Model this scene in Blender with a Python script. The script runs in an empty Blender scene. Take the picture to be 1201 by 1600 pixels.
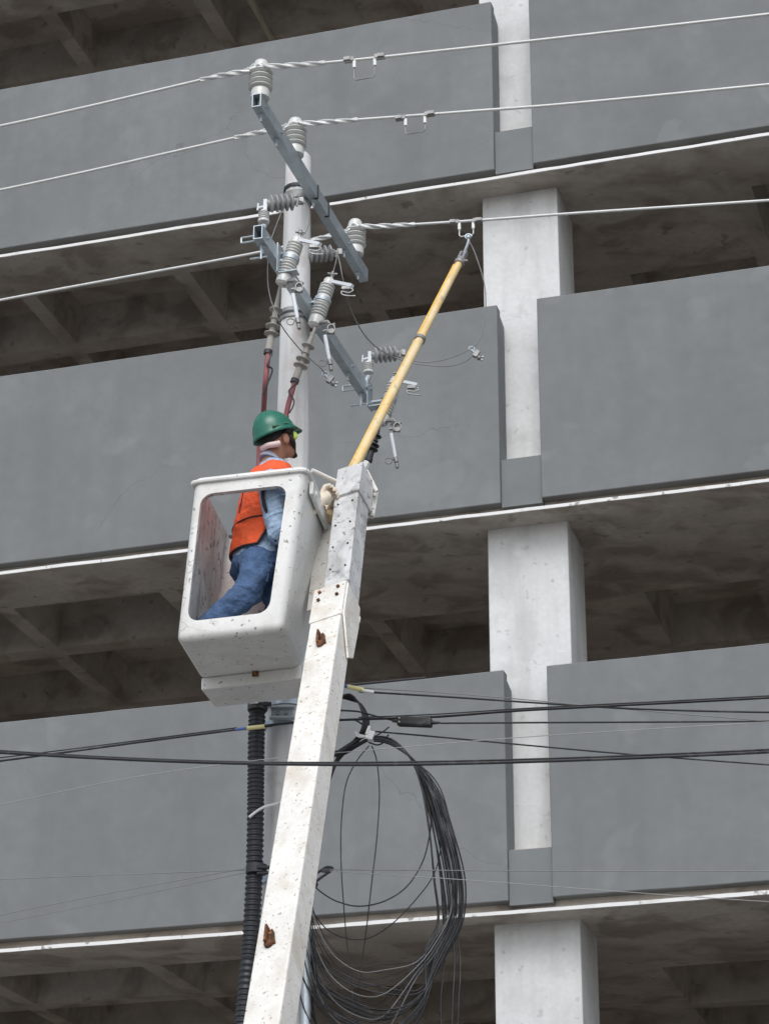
import bpy, bmesh, math, random
from mathutils import Vector, Matrix, noise
from math import radians, sin, cos, pi
random.seed(7)
scn = bpy.context.scene
C = scn.collection

# ---------------------------------------------------------------- camera
EYE = 1.6
FPX, PITCH, ROLL, YAW = 3743.0, radians(24.617), radians(.184), radians(16.83)
FW = Vector((0, cos(PITCH), sin(PITCH)))
U0 = Vector((0, -sin(PITCH), cos(PITCH)))
RT = Vector((1, 0, 0)) * cos(ROLL) + U0 * sin(ROLL)
UP = -Vector((1, 0, 0)) * sin(ROLL) + U0 * cos(ROLL)
cam = bpy.data.objects.new('camera', bpy.data.cameras.new('camera'))
C.objects.link(cam)
m = Matrix((RT, UP, -FW)).transposed().to_4x4()
m.translation = Vector((0, 0, EYE))
cam.matrix_world = m
cam.data.sensor_fit = 'VERTICAL'; cam.data.sensor_height = 24
cam.data.lens = 24 * FPX / 1600
cam.data.clip_end = 500
scn.camera = cam
scn.render.resolution_x, scn.render.resolution_y = 768, 1024

# ---------------------------------------------------------------- light
SUN_EL, SUN_AZ = radians(48), radians(188)     # overcast: weak wide sun, behind the viewer's right shoulder
w = bpy.data.worlds.new('World'); scn.world = w; w.use_nodes = True
nt = w.node_tree; nt.nodes.clear()
sky = nt.nodes.new('ShaderNodeTexSky'); sky.sky_type = 'NISHITA'; sky.sun_disc = False
sky.sun_elevation = SUN_EL; sky.sun_rotation = SUN_AZ; sky.air_density = 1.0; sky.dust_density = 2.5; sky.ozone_density = 1.5
hs = nt.nodes.new('ShaderNodeHueSaturation'); hs.inputs['Saturation'].default_value = .42
bg = nt.nodes.new('ShaderNodeBackground'); bg.inputs['Strength'].default_value = .15
wo = nt.nodes.new('ShaderNodeOutputWorld')
nt.links.new(sky.outputs[0], hs.inputs['Color']); nt.links.new(hs.outputs[0], bg.inputs[0]); nt.links.new(bg.outputs[0], wo.inputs[0])
sl = bpy.data.lights.new('sun', 'SUN'); sl.energy = .85; sl.angle = radians(40); sl.color = (.97, .985, 1)
so = bpy.data.objects.new('sun', sl); C.objects.link(so); so.location = (4, -20, 30)
sd = Vector((sin(SUN_AZ) * cos(SUN_EL), cos(SUN_AZ) * cos(SUN_EL), sin(SUN_EL)))
so.rotation_euler = sd.to_track_quat('Z', 'Y').to_euler()
scn.view_settings.view_transform = 'Standard'; scn.view_settings.look = 'None'
scn.view_settings.exposure = .38; scn.view_settings.gamma = 1
scn.render.engine = 'CYCLES'

# ---------------------------------------------------------------- geometry helpers
FX = Vector((cos(YAW), -sin(YAW), 0)); FY = Vector((sin(YAW), cos(YAW), 0)); FZ = Vector((0, 0, 1))
def W(s, t, h): return FX * s + FY * t + Vector((0, 0, h + EYE))       # facade frame: along, into, above eye level
def ray(a, b): return FW + RT * ((a - 600) / FPX) - UP * ((b - 800) / FPX)
def at(a, b, Y):
    d = ray(a, b); return d * (Y / d.y) + Vector((0, 0, EYE))
def onp(a, b, t):
    d = ray(a, b); return d * (t / d.dot(FY)) + Vector((0, 0, EYE))
def frame(z, x=None):
    z = z.normalized()
    x = Vector(x) if x is not None else (Vector((1, 0, 0)) if abs(z.x) < .9 else Vector((0, 1, 0)))
    x = (x - z * x.dot(z)).normalized(); return x, z.cross(x), z

class MB:
    def __init__(s): s.v = []; s.f = []; s.sm = []
    def add(s, vs, fs, smooth=False):
        o = len(s.v); s.v += [Vector(v) for v in vs]; s.f += [tuple(i + o for i in f) for f in fs]; s.sm += [smooth] * len(fs); return s
    def box(s, c, size, ax=None):
        x, y, z = ax if ax else (Vector((1, 0, 0)), Vector((0, 1, 0)), FZ)
        a, b, d = [q / 2 for q in size]; c = Vector(c)
        return s.add([c + x * i * a + y * j * b + z * k * d for i in (-1, 1) for j in (-1, 1) for k in (-1, 1)],
                     [(0, 1, 3, 2), (4, 6, 7, 5), (0, 4, 5, 1), (2, 3, 7, 6), (0, 2, 6, 4), (1, 5, 7, 3)])
    def hexa(s, p):      # 8 points, p[i*4+j*2+k]
        return s.add(p, [(0, 1, 3, 2), (4, 6, 7, 5), (0, 4, 5, 1), (2, 3, 7, 6), (0, 2, 6, 4), (1, 5, 7, 3)])
    def fbox(s, s0, s1, t0, t1, h0, h1): return s.hexa([W(a, b, c) for a in (s0, s1) for b in (t0, t1) for c in (h0, h1)])
    def prism(s, poly, d):  # poly points, extruded by vector d
        n = len(poly); P = [Vector(p) for p in poly]
        return s.add(P + [p + d for p in P], [tuple(range(n - 1, -1, -1)), tuple(range(n, 2 * n))] + [(i, (i + 1) % n, (i + 1) % n + n, i + n) for i in range(n)])
    def lathe(s, c, ax, prof, seg=20, smooth=True, x=None):   # prof: (z, r)
        X, Y, Z = frame(Vector(ax), x); c = Vector(c); vs = []; fs = []
        for z, r in prof:
            for i in range(seg):
                a = 2 * pi * i / seg; vs.append(c + Z * z + X * (r * cos(a)) + Y * (r * sin(a)))
        n = len(prof)
        for j in range(n - 1):
            for i in range(seg):
                k = (i + 1) % seg; fs.append((j * seg + i, j * seg + k, (j + 1) * seg + k, (j + 1) * seg + i))
        s.add(vs, fs, smooth)
        s.add(vs[:seg], [tuple(range(seg - 1, -1, -1))]); s.add(vs[-seg:], [tuple(range(seg))])
        return s
    def cyl(s, a, b, r, r2=None, seg=16):
        a = Vector(a); b = Vector(b); return s.lathe(a, b - a, [(0, r), ((b - a).length, r if r2 is None else r2)], seg)
    def tube(s, pts, r, seg=8, closed=False):
        P = [Vector(p) for p in pts]; n = len(P); vs = []; fs = []
        R = r if isinstance(r, (list, tuple)) else [r] * n
        X = None
        for i in range(n):
            a = P[(i - 1) % n] if (closed or i > 0) else P[i]; b = P[(i + 1) % n] if (closed or i < n - 1) else P[i]
            T = (b - a).normalized()
            if X is None: X = frame(T)[0]
            X = (X - T * X.dot(T)).normalized(); Y = T.cross(X)
            for k in range(seg):
                q = 2 * pi * k / seg; vs.append(P[i] + X * (R[i] * cos(q)) + Y * (R[i] * sin(q)))
        for i in range(n if closed else n - 1):
            j = (i + 1) % n
            for k in range(seg): l = (k + 1) % seg; fs.append((i * seg + k, i * seg + l, j * seg + l, j * seg + k))
        s.add(vs, fs, True)
        if not closed: s.add(vs[:seg], [tuple(range(seg - 1, -1, -1))]); s.add(vs[-seg:], [tuple(range(seg))])
        return s
    def ball(s, c, r, seg=16, ax=None, sc=(1, 1, 1)):
        X, Y, Z = ax if ax else (Vector((1, 0, 0)), Vector((0, 1, 0)), FZ); c = Vector(c); vs = []; fs = []; n = seg // 2
        for j in range(n + 1):
            th = pi * j / n
            for i in range(seg):
                a = 2 * pi * i / seg
                vs.append(c + X * (r * sc[0] * sin(th) * cos(a)) + Y * (r * sc[1] * sin(th) * sin(a)) + Z * (r * sc[2] * cos(th)))
        for j in range(n):
            for i in range(seg): k = (i + 1) % seg; fs.append((j * seg + i, (j + 1) * seg + i, (j + 1) * seg + k, j * seg + k))
        return s.add(vs, fs, True)
    def build(s, name, mat, parent=None, label=None, bevel=0, origin=None):
        me = bpy.data.meshes.new(name)
        if parent is not None: o0 = parent.matrix_world.translation.copy() if False else ORG[parent.name]
        else:
            o0 = origin if origin else Vector(((min(v.x for v in s.v) + max(v.x for v in s.v)) / 2, (min(v.y for v in s.v) + max(v.y for v in s.v)) / 2, min(v.z for v in s.v)))
        me.from_pydata([v - o0 for v in s.v], [], s.f)
        bm = bmesh.new(); bm.from_mesh(me); bmesh.ops.remove_doubles(bm, verts=bm.verts, dist=1e-5)
        bmesh.ops.recalc_face_normals(bm, faces=bm.faces)
        bm.to_mesh(me); bm.free()
        if len(me.polygons):
            smap = any(s.sm)
            if smap:
                for p in me.polygons: p.use_smooth = True
                try: me.set_sharp_from_angle(angle=radians(38))
                except Exception: pass
        o = bpy.data.objects.new(name, me); C.objects.link(o); me.materials.append(mat)
        if parent is not None: o.parent = parent
        else: o.location = o0
        ORG[o.name] = o0
        if bevel:
            b = o.modifiers.new('bevel', 'BEVEL'); b.width = bevel; b.segments = 2; b.limit_method = 'ANGLE'; b.angle_limit = radians(40)
        if label: o['label'] = label
        return o
ORG = {}
def thing(name, loc, label, cat, group=None):
    o = bpy.data.objects.new(name, None); C.objects.link(o); o.location = loc; ORG[o.name] = Vector(loc); o.empty_display_size = .1
    return tag(o, label, cat, group)
def tag(o, label=None, cat=None, group=None, kind=None):
    if label: o['label'] = label
    if cat: o['category'] = cat
    if group: o['group'] = group
    if kind: o['kind'] = kind
    return o
def smoothpath(P, n=8):
    P = [Vector(p) for p in P]; out = []
    for i in range(len(P) - 1):
        p0 = P[max(i - 1, 0)]; p1 = P[i]; p2 = P[i + 1]; p3 = P[min(i + 2, len(P) - 1)]
        for k in range(n):
            t = k / n
            out.append(.5 * ((2 * p1) + (p2 - p0) * t + (2 * p0 - 5 * p1 + 4 * p2 - p3) * t * t + (3 * p1 - p0 - 3 * p2 + p3) * t ** 3))
    return out + [P[-1]]

# ---------------------------------------------------------------- materials
def mat(name, col, rough=.7, metal=0, var=.08, scale=3, col2=None, spots=None, bump=0, bscale=60, streak=None, spec=.5, fine=0, crack=None):
    """col +- cloudy variation; col2 blotches; spots=(colour, scale, threshold, amount); streak=(colour, amount) vertical"""
    M = bpy.data.materials.new(name); M.use_nodes = True; n = M.node_tree; N = n.nodes; L = n.links
    b = N['Principled BSDF']; b.inputs['Roughness'].default_value = rough; b.inputs['Metallic'].default_value = metal
    b.inputs['Specular IOR Level'].default_value = spec
    tc = N.new('ShaderNodeTexCoord'); src = tc.outputs['Object']
    def nz(sc, det=5, vec=None, dist=0):
        q = N.new('ShaderNodeTexNoise'); q.inputs['Scale'].default_value = sc; q.inputs['Detail'].default_value = det; q.inputs['Distortion'].default_value = dist
        L.new(vec or src, q.inputs['Vector']); return q.outputs['Fac']
    def mix(fac, a, bb, mode='MIX'):
        q = N.new('ShaderNodeMix'); q.data_type = 'RGBA'; q.blend_type = mode
        if isinstance(fac, float): q.inputs[0].default_value = fac
        else: L.new(fac, q.inputs[0])
        for i, x in ((6, a), (7, bb)):
            if isinstance(x, tuple): q.inputs[i].default_value = (*x, 1)
            else: L.new(x, q.inputs[i])
        return q.outputs[2]
    def ramp(f, lo, hi, a=0., bb=1.):
        q = N.new('ShaderNodeMapRange'); L.new(f, q.inputs[0]); q.inputs[1].default_value = lo; q.inputs[2].default_value = hi; q.inputs[3].default_value = a; q.inputs[4].default_value = bb
        return q.outputs[0]
    c = mix(ramp(nz(scale), .3, .7), tuple(x * (1 - var) for x in col), tuple(min(1, x * (1 + var)) for x in col))
    if fine: c = mix(ramp(nz(scale * 12, 8), .35, .65, 0, fine), c, tuple(x * .6 for x in col))
    if col2: c = mix(ramp(nz(col2[1], 6, dist=.6), col2[2], col2[2] + .12, 0, col2[3]), c, col2[0])
    if streak:
        mp = N.new('ShaderNodeMapping'); mp.inputs['Scale'].default_value = streak[2]; L.new(src, mp.inputs[0])
        c = mix(ramp(nz(1, 6, mp.outputs[0]), .5, .68, 0, streak[1]), c, streak[0])
    if spots:
        f = nz(spots[1], 3, dist=.3); c = mix(ramp(f, spots[2], spots[2] + .04, 0, spots[3]), c, spots[0])
    if crack:
        na = N.new('ShaderNodeTexNoise'); na.inputs['Scale'].default_value = 2.5; na.inputs['Detail'].default_value = 6; L.new(src, na.inputs['Vector'])
        va = N.new('ShaderNodeVectorMath'); va.operation = 'MULTIPLY_ADD'; L.new(na.outputs['Color'], va.inputs[0]); va.inputs[1].default_value = (.5, .5, .5); L.new(src, va.inputs[2])
        vo = N.new('ShaderNodeTexVoronoi'); vo.feature = 'DISTANCE_TO_EDGE'; vo.inputs['Scale'].default_value = crack[1]; L.new(va.outputs[0], vo.inputs['Vector'])
        f1 = ramp(vo.outputs['Distance'], 0, crack[2], 1, 0); f2 = ramp(nz(.7, 2), .52, .60, 0, crack[3]); mu = N.new('ShaderNodeMath'); mu.operation = 'MULTIPLY'; L.new(f1, mu.inputs[0]); L.new(f2, mu.inputs[1])
        c = mix(mu.outputs[0], c, crack[0])
    L.new(c, b.inputs['Base Color'])
    if bump:
        q = N.new('ShaderNodeBump'); q.inputs['Strength'].default_value = bump; q.inputs['Distance'].default_value = .01; L.new(nz(bscale, 6), q.inputs['Height']); L.new(q.outputs[0], b.inputs['Normal'])
    L.new(ramp(nz(scale * 3), .3, .7, max(0, rough - .08), min(1, rough + .08)), b.inputs['Roughness'])
    return M
M = {}
M['panel'] = mat('grey_render_paint', (.178, .192, .198), .75, var=.10, scale=.7, col2=((.165, .172, .170), 1.8, .50, .5), bump=.2, bscale=9, streak=((.145, .155, .162), .40, (4, 4, .3)), fine=.18, spots=((.24, .255, .26), 1.3, .62, .3), crack=((.09, .10, .105), .45, .0035, .5))
M['infill'] = mat('slate_infill_paint', (.168, .182, .188), .75, var=.08, scale=2, bump=.1)
M['column'] = mat('pale_column_plaster', (.67, .68, .68), .8, var=.06, scale=2, col2=((.50, .51, .505), 2.6, .52, .55), bump=.3, bscale=14, fine=.16, streak=((.50, .50, .49), .5, (7, 7, .8)), spots=((.40, .40, .39), 11, .66, .5), crack=((.35, .35, .34), .9, .004, .4))
M['soffit'] = mat('stained_brown_concrete', (.54, .495, .445), .9, var=.16, scale=1.2, col2=((.29, .24, .20), 2.0, .48, .7), bump=.3, bscale=18, spots=((.20, .17, .15), 7, .66, .5), fine=.3, streak=((.66, .60, .53), .45, (1.5, 4, 4)))
M['ledge'] = mat('white_drip_edge', (.74, .74, .73), .6, var=.05, scale=3, col2=((.55, .53, .50), 4, .58, .7), spots=((.22, .20, .18), 9, .64, .8))
M['dark'] = mat('shade_toned_concrete', (.12, .11, .10), .9)  # interior shade put into the wall colour
M['asphalt'] = mat('worn_asphalt_road', (.18, .178, .17), .9, scale=4, bump=.4, bscale=80)
M['pave'] = mat('pavement_concrete', (.26, .25, .24), .9, scale=2, bump=.3)
M['pole'] = mat('pole_concrete', (.62, .625, .62), .8, var=.06, scale=4, col2=((.48, .395, .38), 6, .56, .5), bump=.2, bscale=70, spots=((.2, .19, .18), 24, .72, .7), streak=((.38, .37, .35), .4, (20, 20, 1.2)))
M['galv'] = mat('galvanised_steel', (.46, .52, .56), .45, .6, var=.1, scale=12, col2=((.42, .45, .46), 20, .5, .5))
M['steel'] = mat('weathered_steel', (.28, .28, .275), .5, .6, var=.2, scale=20)
M['band'] = mat('dark_steel_band', (.05, .05, .055), .5, .5)
M['porc'] = mat('grey_porcelain', (.60, .605, .585), .22, var=.05, scale=10, spec=.6)
M['poly'] = mat('grey_polymer', (.33, .335, .34), .5, var=.06, scale=10)
M['alu'] = mat('bright_aluminium_wire', (.66, .67, .66), .4, .15, var=.05, scale=10)
M['whitep'] = mat('white_fuse_tube', (.70, .74, .78), .4, var=.04)
M['wire'] = mat('dull_thin_wire', (.22, .22, .22), .6, .2)
M['palewire'] = mat('pale_thin_wire', (.30, .30, .30), .6)
M['black'] = mat('black_cable_jacket', (.016, .017, .020), .5, var=.5, scale=6, spots=((.06, .06, .06), 9, .58, .6))
M['conduit'] = mat('black_corrugated_plastic', (.022, .024, .03), .42, var=.2, scale=10)
M['red'] = mat('faded_red_cable', (.30, .105, .115), .7, var=.15, scale=14, col2=((.25, .09, .09), 18, .55, .6))
M['tan'] = mat('grey_tan_rubber', (.36, .34, .31), .6, var=.12, scale=20)
M['yellow'] = mat('yellow_fibreglass', (.78, .56, .26), .5, var=.08, scale=8, col2=((.74, .62, .40), 6, .45, .7), spots=((.35, .28, .18), 22, .64, .6), streak=((.60, .42, .18), .5, (14, 14, 3)))
M['white'] = mat('worn_white_gelcoat', (.76, .76, .74), .5, var=.05, scale=4, col2=((.58, .57, .53), 5, .54, .5), fine=.14, crack=((.25, .23, .21), 3.2, .008, .8), spots=((.16, .14, .12), 34, .655, .75), streak=((.60, .58, .53), .4, (8, 8, 1.5)), bump=.05)
M['liner'] = mat('grimy_bucket_liner', (.66, .66, .64), .7, var=.2, scale=5, col2=((.50, .38, .36), 3.5, .50, .6), spots=((.14, .13, .13), 16, .60, .7), streak=((.28, .27, .265), .8, (16, 16, 2.2)), fine=.4)
M['boom'] = mat('rust_flecked_white_paint', (.77, .755, .71), .6, var=.07, scale=3, col2=((.58, .52, .43), 4, .54, .6), fine=.2, streak=((.55, .50, .43), .45, (10, 10, 1.2)), spots=((.24, .17, .11), 55, .645, .8), bump=.08)
M['fibre'] = mat('scuffed_grey_fibreglass', (.60, .605, .605), .6, var=.12, scale=8, col2=((.30, .30, .295), 7, .53, .75), fine=.3, spots=((.12, .12, .12), 26, .62, .7), streak=((.75, .76, .78), .5, (12, 12, 2)))
M['rust'] = mat('rusted_steel', (.13, .05, .02), .9, var=.5, scale=40, col2=((.03, .018, .015), 22, .46, .85), spots=((.35, .16, .05), 40, .6, .7))
M['helmet'] = mat('green_helmet_shell', (.012, .145, .095), .30, var=.1, scale=6, spec=.5, fine=.2, spots=((.05, .2, .15), 26, .64, .5))
M['vest'] = mat('orange_vest_cloth', (.78, .105, .03), .85, var=.08, scale=14, bump=.5, bscale=60, col2=((.62, .10, .03), 9, .5, .5))
M['trim'] = mat('black_vest_binding', (.02, .02, .025), .8)
M['shirt'] = mat('light_blue_denim', (.34, .47, .64), .9, var=.16, scale=18, bump=.4, bscale=120, col2=((.50, .61, .74), 22, .5, .5), streak=((.17, .25, .38), .6, (7, 7, 20)), fine=.3)  # dark streak puts the shade of the folds into the cloth colour
M['jeans'] = mat('blue_denim', (.07, .13, .255), .9, var=.12, scale=8, bump=.8, bscale=60, streak=((.035, .07, .15), .45, (5, 5, 14)), fine=.2)
M['skin'] = mat('brown_skin', (.36, .17, .11), .55, var=.08, scale=12)
M['hair'] = mat('black_hair', (.015, .012, .011), .7)
M['glove'] = mat('cream_work_glove', (.72, .64, .52), .85, var=.1, scale=25)
M['lens'] = mat('lime_goggle_lens', (.62, .80, .12), .15, spec=.8)
M['pink'] = mat('pale_neck_pad', (.72, .56, .54), .8)
M['boot'] = mat('dark_leather', (.03, .025, .02), .6)
M['tapeY'] = mat('yellow_end_cap', (.80, .72, .35), .5)
M['tapeB'] = mat('blue_tape', (.10, .16, .42), .5)
M['tapeW'] = mat('white_plastic', (.8, .8, .78), .5)
M['tapeG'] = mat('green_tape', (.05, .3, .16), .5)

# ---------------------------------------------------------------- ground
g = MB(); g.add([(-90, -60, 0), (90, -60, 0), (90, 120, 0), (-90, 120, 0)], [(0, 1, 2, 3)]); tag(g.build('road', M['asphalt']), kind='structure')
g = MB().fbox(-40, 40, 13.2 - 2.0, 17.9, -EYE + .004, -EYE + .14); tag(g.build('pavement', M['pave']), kind='structure')

# ---------------------------------------------------------------- building
P0 = 18.0      # front plane of the parapets
LED = [-1.9, 1.55, 4.99, 8.46, 11.80, 15.20, 18.6]
TOP = [None, None, 7.05, 10.505, 13.775, 17.15, 20.5]       # top of parapet standing on LED[i]
bld = thing('parking_building', W(-4, 24, -EYE), 'tall concrete parking structure with grey parapets, pale columns and coffered brown ceilings behind the pole', 'building')
S0, S1, T1 = -17.0, 9.0, 32.0
def coffer_slab(h, i):
    m = MB()
    ss = [(-16.0, -14.5), (-14.3, -13.05), (-12.05, -11.0)] if False else []
    # coffer columns as (start, end) along the facade; None between them is rib
    cols = [(-15.9, -14.5), (-14.3, -12.95), (-11.55, -10.95), (-10.80, -9.44), (-9.28, -7.83), (-7.66, -6.22), (-6.06, -4.86), (-3.58, -2.36), (-2.20, -.75), (-.59, .86), (1.02, 2.4), (4.4, 5.85), (6.01, 7.46)]
    rows = [(18.77, 19.80), (20.02, 21.45), (21.65, 23.1), (23.3, 24.75), (24.95, 26.4), (26.6, 28.05), (28.25, 29.7)]
    xs = sorted({S0, S1} | {a for c in cols for a in c}); ts = sorted({P0, T1} | {a for r in rows for a in r})
    D, I = .42, .05
    for a, b in zip(xs, xs[1:]):
        for c, d in zip(ts, ts[1:]):
            cof = (a, b) in cols and (c, d) in rows
            if (c, d) == rows[0] and (-6.1 < a < -2.3 or -13 < a < -11 or a > 2.3 and a < 4.5): cof = False
            if not cof:
                m.add([W(a, c, h), W(b, c, h), W(b, d, h), W(a, d, h)], [(0, 1, 2, 3)])
            else:
                o = [W(a, c, h), W(b, c, h), W(b, d, h), W(a, d, h)]; n_ = [W(a + I, c + I, h + D), W(b - I, c + I, h + D), W(b - I, d - I, h + D), W(a + I, d - I, h + D)]
                m.add(o + n_, [(0, 1, 5, 4), (1, 2, 6, 5), (2, 3, 7, 6), (3, 0, 4, 7), (4, 5, 6, 7)])
    # slab top and rim
    hh = h + .56
    m.add([W(S0, P0 + .12, hh), W(S1, P0 + .12, hh), W(S1, T1, hh), W(S0, T1, hh)], [(0, 1, 2, 3)])
    m.fbox(S0, S1, P0, P0 + .119, h + .0005, h + .028)
    for p, q in (((S0, P0 + .12), (S1, P0 + .12)), ((S1, P0 + .12), (S1, T1)), ((S1, T1), (S0, T1)), ((S0, T1), (S0, P0 + .12))):
        m.add([W(*p, h), W(*q, h), W(*q, hh), W(*p, hh)], [(0, 1, 2, 3)])
    o = m.build('floor_slab', M['soffit'], bld)
colc = [-4.22, -12.4, 3.96]
for i, h in enumerate(LED):
    coffer_slab(h, i)
    # thin white drip edge right below the parapet, 6 mm in front of the slab rim
    m = MB(); vs = []; fs = []; n = 260
    for k in range(n + 1):
        s_ = S0 + (S1 - S0) * k / n; a = noise.noise(Vector((s_ * 1.3, i * 7.1, 0))) * .004 + noise.noise(Vector((s_ * 6, i * 3.1, 4))) * .003; b = noise.noise(Vector((s_ * 2.1, i * 5.3, 9))) * .005
        vs += [W(s_, P0 - .001, h - .002 + a), W(s_, P0 - .016 - b, h - .002 + a), W(s_, P0 - .016 - b, h + .027 + a + b), W(s_, P0 - .001, h + .028 + a)]
    for k in range(n):
        for c in range(4): d = (c + 1) % 4; fs.append((k * 4 + c, k * 4 + d, k * 4 + 4 + d, k * 4 + 4 + c))
    m.add(vs, fs + [(0, 1, 2, 3), (n * 4 + 3, n * 4 + 2, n * 4 + 1, n * 4)]).build('slab_edge', M['ledge'], bld)
for i, (h, tp) in enumerate(zip(LED, TOP)):
    if tp is None: tp = h + 2.0
    hb = h + .112
    for c in colc + [12.2]:
        a = c + .165                                     # right of the slot
        pass
    edges = [S0] + sorted(colc) + [S1]
    for k in range(len(edges) - 1):
        a = edges[k] + (.165 if k else 0); b = edges[k + 1] - (.195 if k < len(edges) - 2 else 0)
        m = MB()
        if k < len(edges) - 2:
            m.fbox(a, b, P0 + .003, P0 + .118, hb, tp)
            # return of the wall towards the column, its top 4 cm lower
            m.prism([W(b - .14, P0 + .1185, hb), W(b - .14, P0 + .1185, tp - .05), W(b - .14, P0 + .27, tp - .09), W(b - .14, P0 + .27, hb)], FX * .139)
        else: m.fbox(a, b, P0 + .003, P0 + .118, hb, tp)
        o = m.build('parapet_panel', M['panel'], bld)
        bm = bmesh.new(); bm.from_mesh(o.data)
        for it in range(6): bmesh.ops.subdivide_edges(bm, edges=[e for e in bm.edges if e.calc_length() > .35], cuts=1, use_grid_fill=True)
        for v in bm.verts:
            q = v.co * 1.0; v.co += FZ * (noise.noise(q * .9) * .006 + noise.noise(q * 4) * .003) + FY * noise.noise(q * 1.1 + Vector((0, 0, 9))) * .003
        bm.to_mesh(o.data); bm.free(); bv = o.modifiers.new('bevel', 'BEVEL'); bv.width = .008; bv.segments = 2; bv.limit_method = 'ANGLE'; bv.angle_limit = radians(50)
    for c in colc:
        MB().fbox(c - .192, c + .162, P0 + .035, P0 + .14, h + .08, h + .53).build('infill_panel', M['infill'], bld)
for c in colc:
    MB().fbox(c - .385, c + .318, P0 + .285, P0 + .93, -EYE, 19.2).build('column', M['column'], bld, bevel=.012)
for t in (25.5,):
    for c in colc: MB().fbox(c - .335, c + .335, t, t + .9, -EYE, 19.2).build('column', M['column'], bld)
MB().fbox(S0, S1, T1 + .01, T1 + .2, -EYE, 19.2).build('added_rear_wall', M['dark'], bld)  # unseen wall, added to close the back so the interior stays dark
MB().fbox(S0 - .2, S0 - .01, P0 + .13, T1, -EYE, 19.2).build('added_side_wall', M['dark'], bld)  # unseen side closings, added to keep light out of the interior
MB().fbox(S1 + .01, S1 + .2, P0 + .13, T1, -EYE, 19.2).build('added_side_wall', M['dark'], bld)
def hp(a, b, h, dz=0):
    d = ray(a, b); return d * (h / d.z) + Vector((0, 0, EYE + dz))
MB().tube([hp(395, 0, 15.2) + FY * -1.2 + Vector((0, 0, 0)), hp(424, 62, 15.2) + FY * .2], .035, 10).build('ceiling_pipe', mat('cream_pipe', (.55, .52, .42), .5), bld)
MB().tube([W(-6.6, P0 + .07, 7.075), W(-5.9, P0 + .07, 7.085), W(-5.1, P0 + .07, 7.078)], .012, 6).build('handrail_pipe', M['band'], bld)

# ---------------------------------------------------------------- concrete pole and its arms
PY = 13.4; PB = at(459, 600, PY); px, py = PB.x - .002, PY
ptop = at(464, 243, PY).z
def prad(z): return .083 + (ptop - z) * .0092
pole = thing('utility_pole', (px, py, 0), 'pale grey tapered concrete pole carrying two steel crossarms behind the bucket', 'utility pole')
MB().lathe((px, py, 0), FZ, [(0, prad(0)), (ptop - .02, prad(ptop - .02)), (ptop, prad(ptop) - .015)], 12, smooth=True).build('shaft', M['pole'], pole)
S_ARM = (Vector((px, py, 0))).dot(FX) + .083 + .042
def arm_pt(a, b, s):      # point of a horizontal arm running into depth at along-coordinate s seen at pixel a,b
    d = ray(a, b); k = s / d.dot(FX); return d * k + Vector((0, 0, EYE))
A1n = arm_pt(400, 163, S_ARM); A1f = arm_pt(568, 425, S_ARM)
A2n = arm_pt(402, 377, S_ARM); A2f = arm_pt(574, 606, S_ARM)
def crossarm(n, f, nm='crossarm'):
    h = (n.z + f.z) / 2; n = Vector((n.x, n.y, h)); f = Vector((f.x, f.y, h)); c = (n + f) / 2; L = (f - n).length
    X, Y = FX, FY; m = MB(); w_, th, hh_ = .058, .006, .094
    for q, sz in (((w_ / 2 - th / 2, 0), (th, L, hh_)), ((-w_ / 2 + th / 2, 0), (th, L, hh_)), ((0, hh_ / 2 - th / 2), (w_ - 2 * th, L, th)), ((0, -hh_ / 2 + th / 2), (w_ - 2 * th, L - .0, th))):
        m.box(c + X * q[0] + FZ * q[1], sz, (X, Y, FZ))
    # dark block filling the tube stands in for the shade inside its open end
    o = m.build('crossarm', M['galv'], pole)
    MB().box(c + Y * .03, (w_ - 2.2 * th, L - .14, hh_ - 2.2 * th), (X, Y, FZ)).build('arm_inner_shade', M['band'], o)
    for k in (.04, .17, .5, .8, .94):
        p = n.lerp(f, k); MB().cyl(p + X * (w_ / 2 - .001), p + X * (w_ / 2 + .012), .009, seg=6).build('bolt_head', M['galv'], o)
        b = MB(); b.lathe(p - FZ * (hh_ / 2 - .001), -FZ, [(0, .016), (.02, .016), (.021, .008), (.055, .008)], 6)
        b.build('bolt', M['galv'], o)
    return n, f
A1n, A1f = crossarm(A1n, A1f); A2n, A2f = crossarm(A2n, A2f)
def band(z, h=.06, mt='steel', tilt=0):
    ax = (FZ + FX * tilt).normalized(); MB().lathe((px, py, z - h / 2), ax, [(0, prad(z) + .002), (0, prad(z) + .008), (h, prad(z) + .008), (h, prad(z) + .002)], 24).build('pole_band', M[mt], pole)
zb = at(462, 287, PY - .09).z; band(zb, .022, 'band')
zb = at(458, 487, PY - .09).z; band(zb, .02, 'band')
band(A1n.z, .06); band(A2n.z, .07)
# small strap clamps hugging arm 1 near the pole
for k in ((489, 279), (506, 306)):
    p = arm_pt(k[0], k[1], S_ARM); p = Vector((p.x, p.y, A1n.z)); m = MB()
    m.box(p + FX * .022, (.030, .012, .104), (FX, FY, FZ)); m.build('arm_strap', M['band'], pole)
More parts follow.
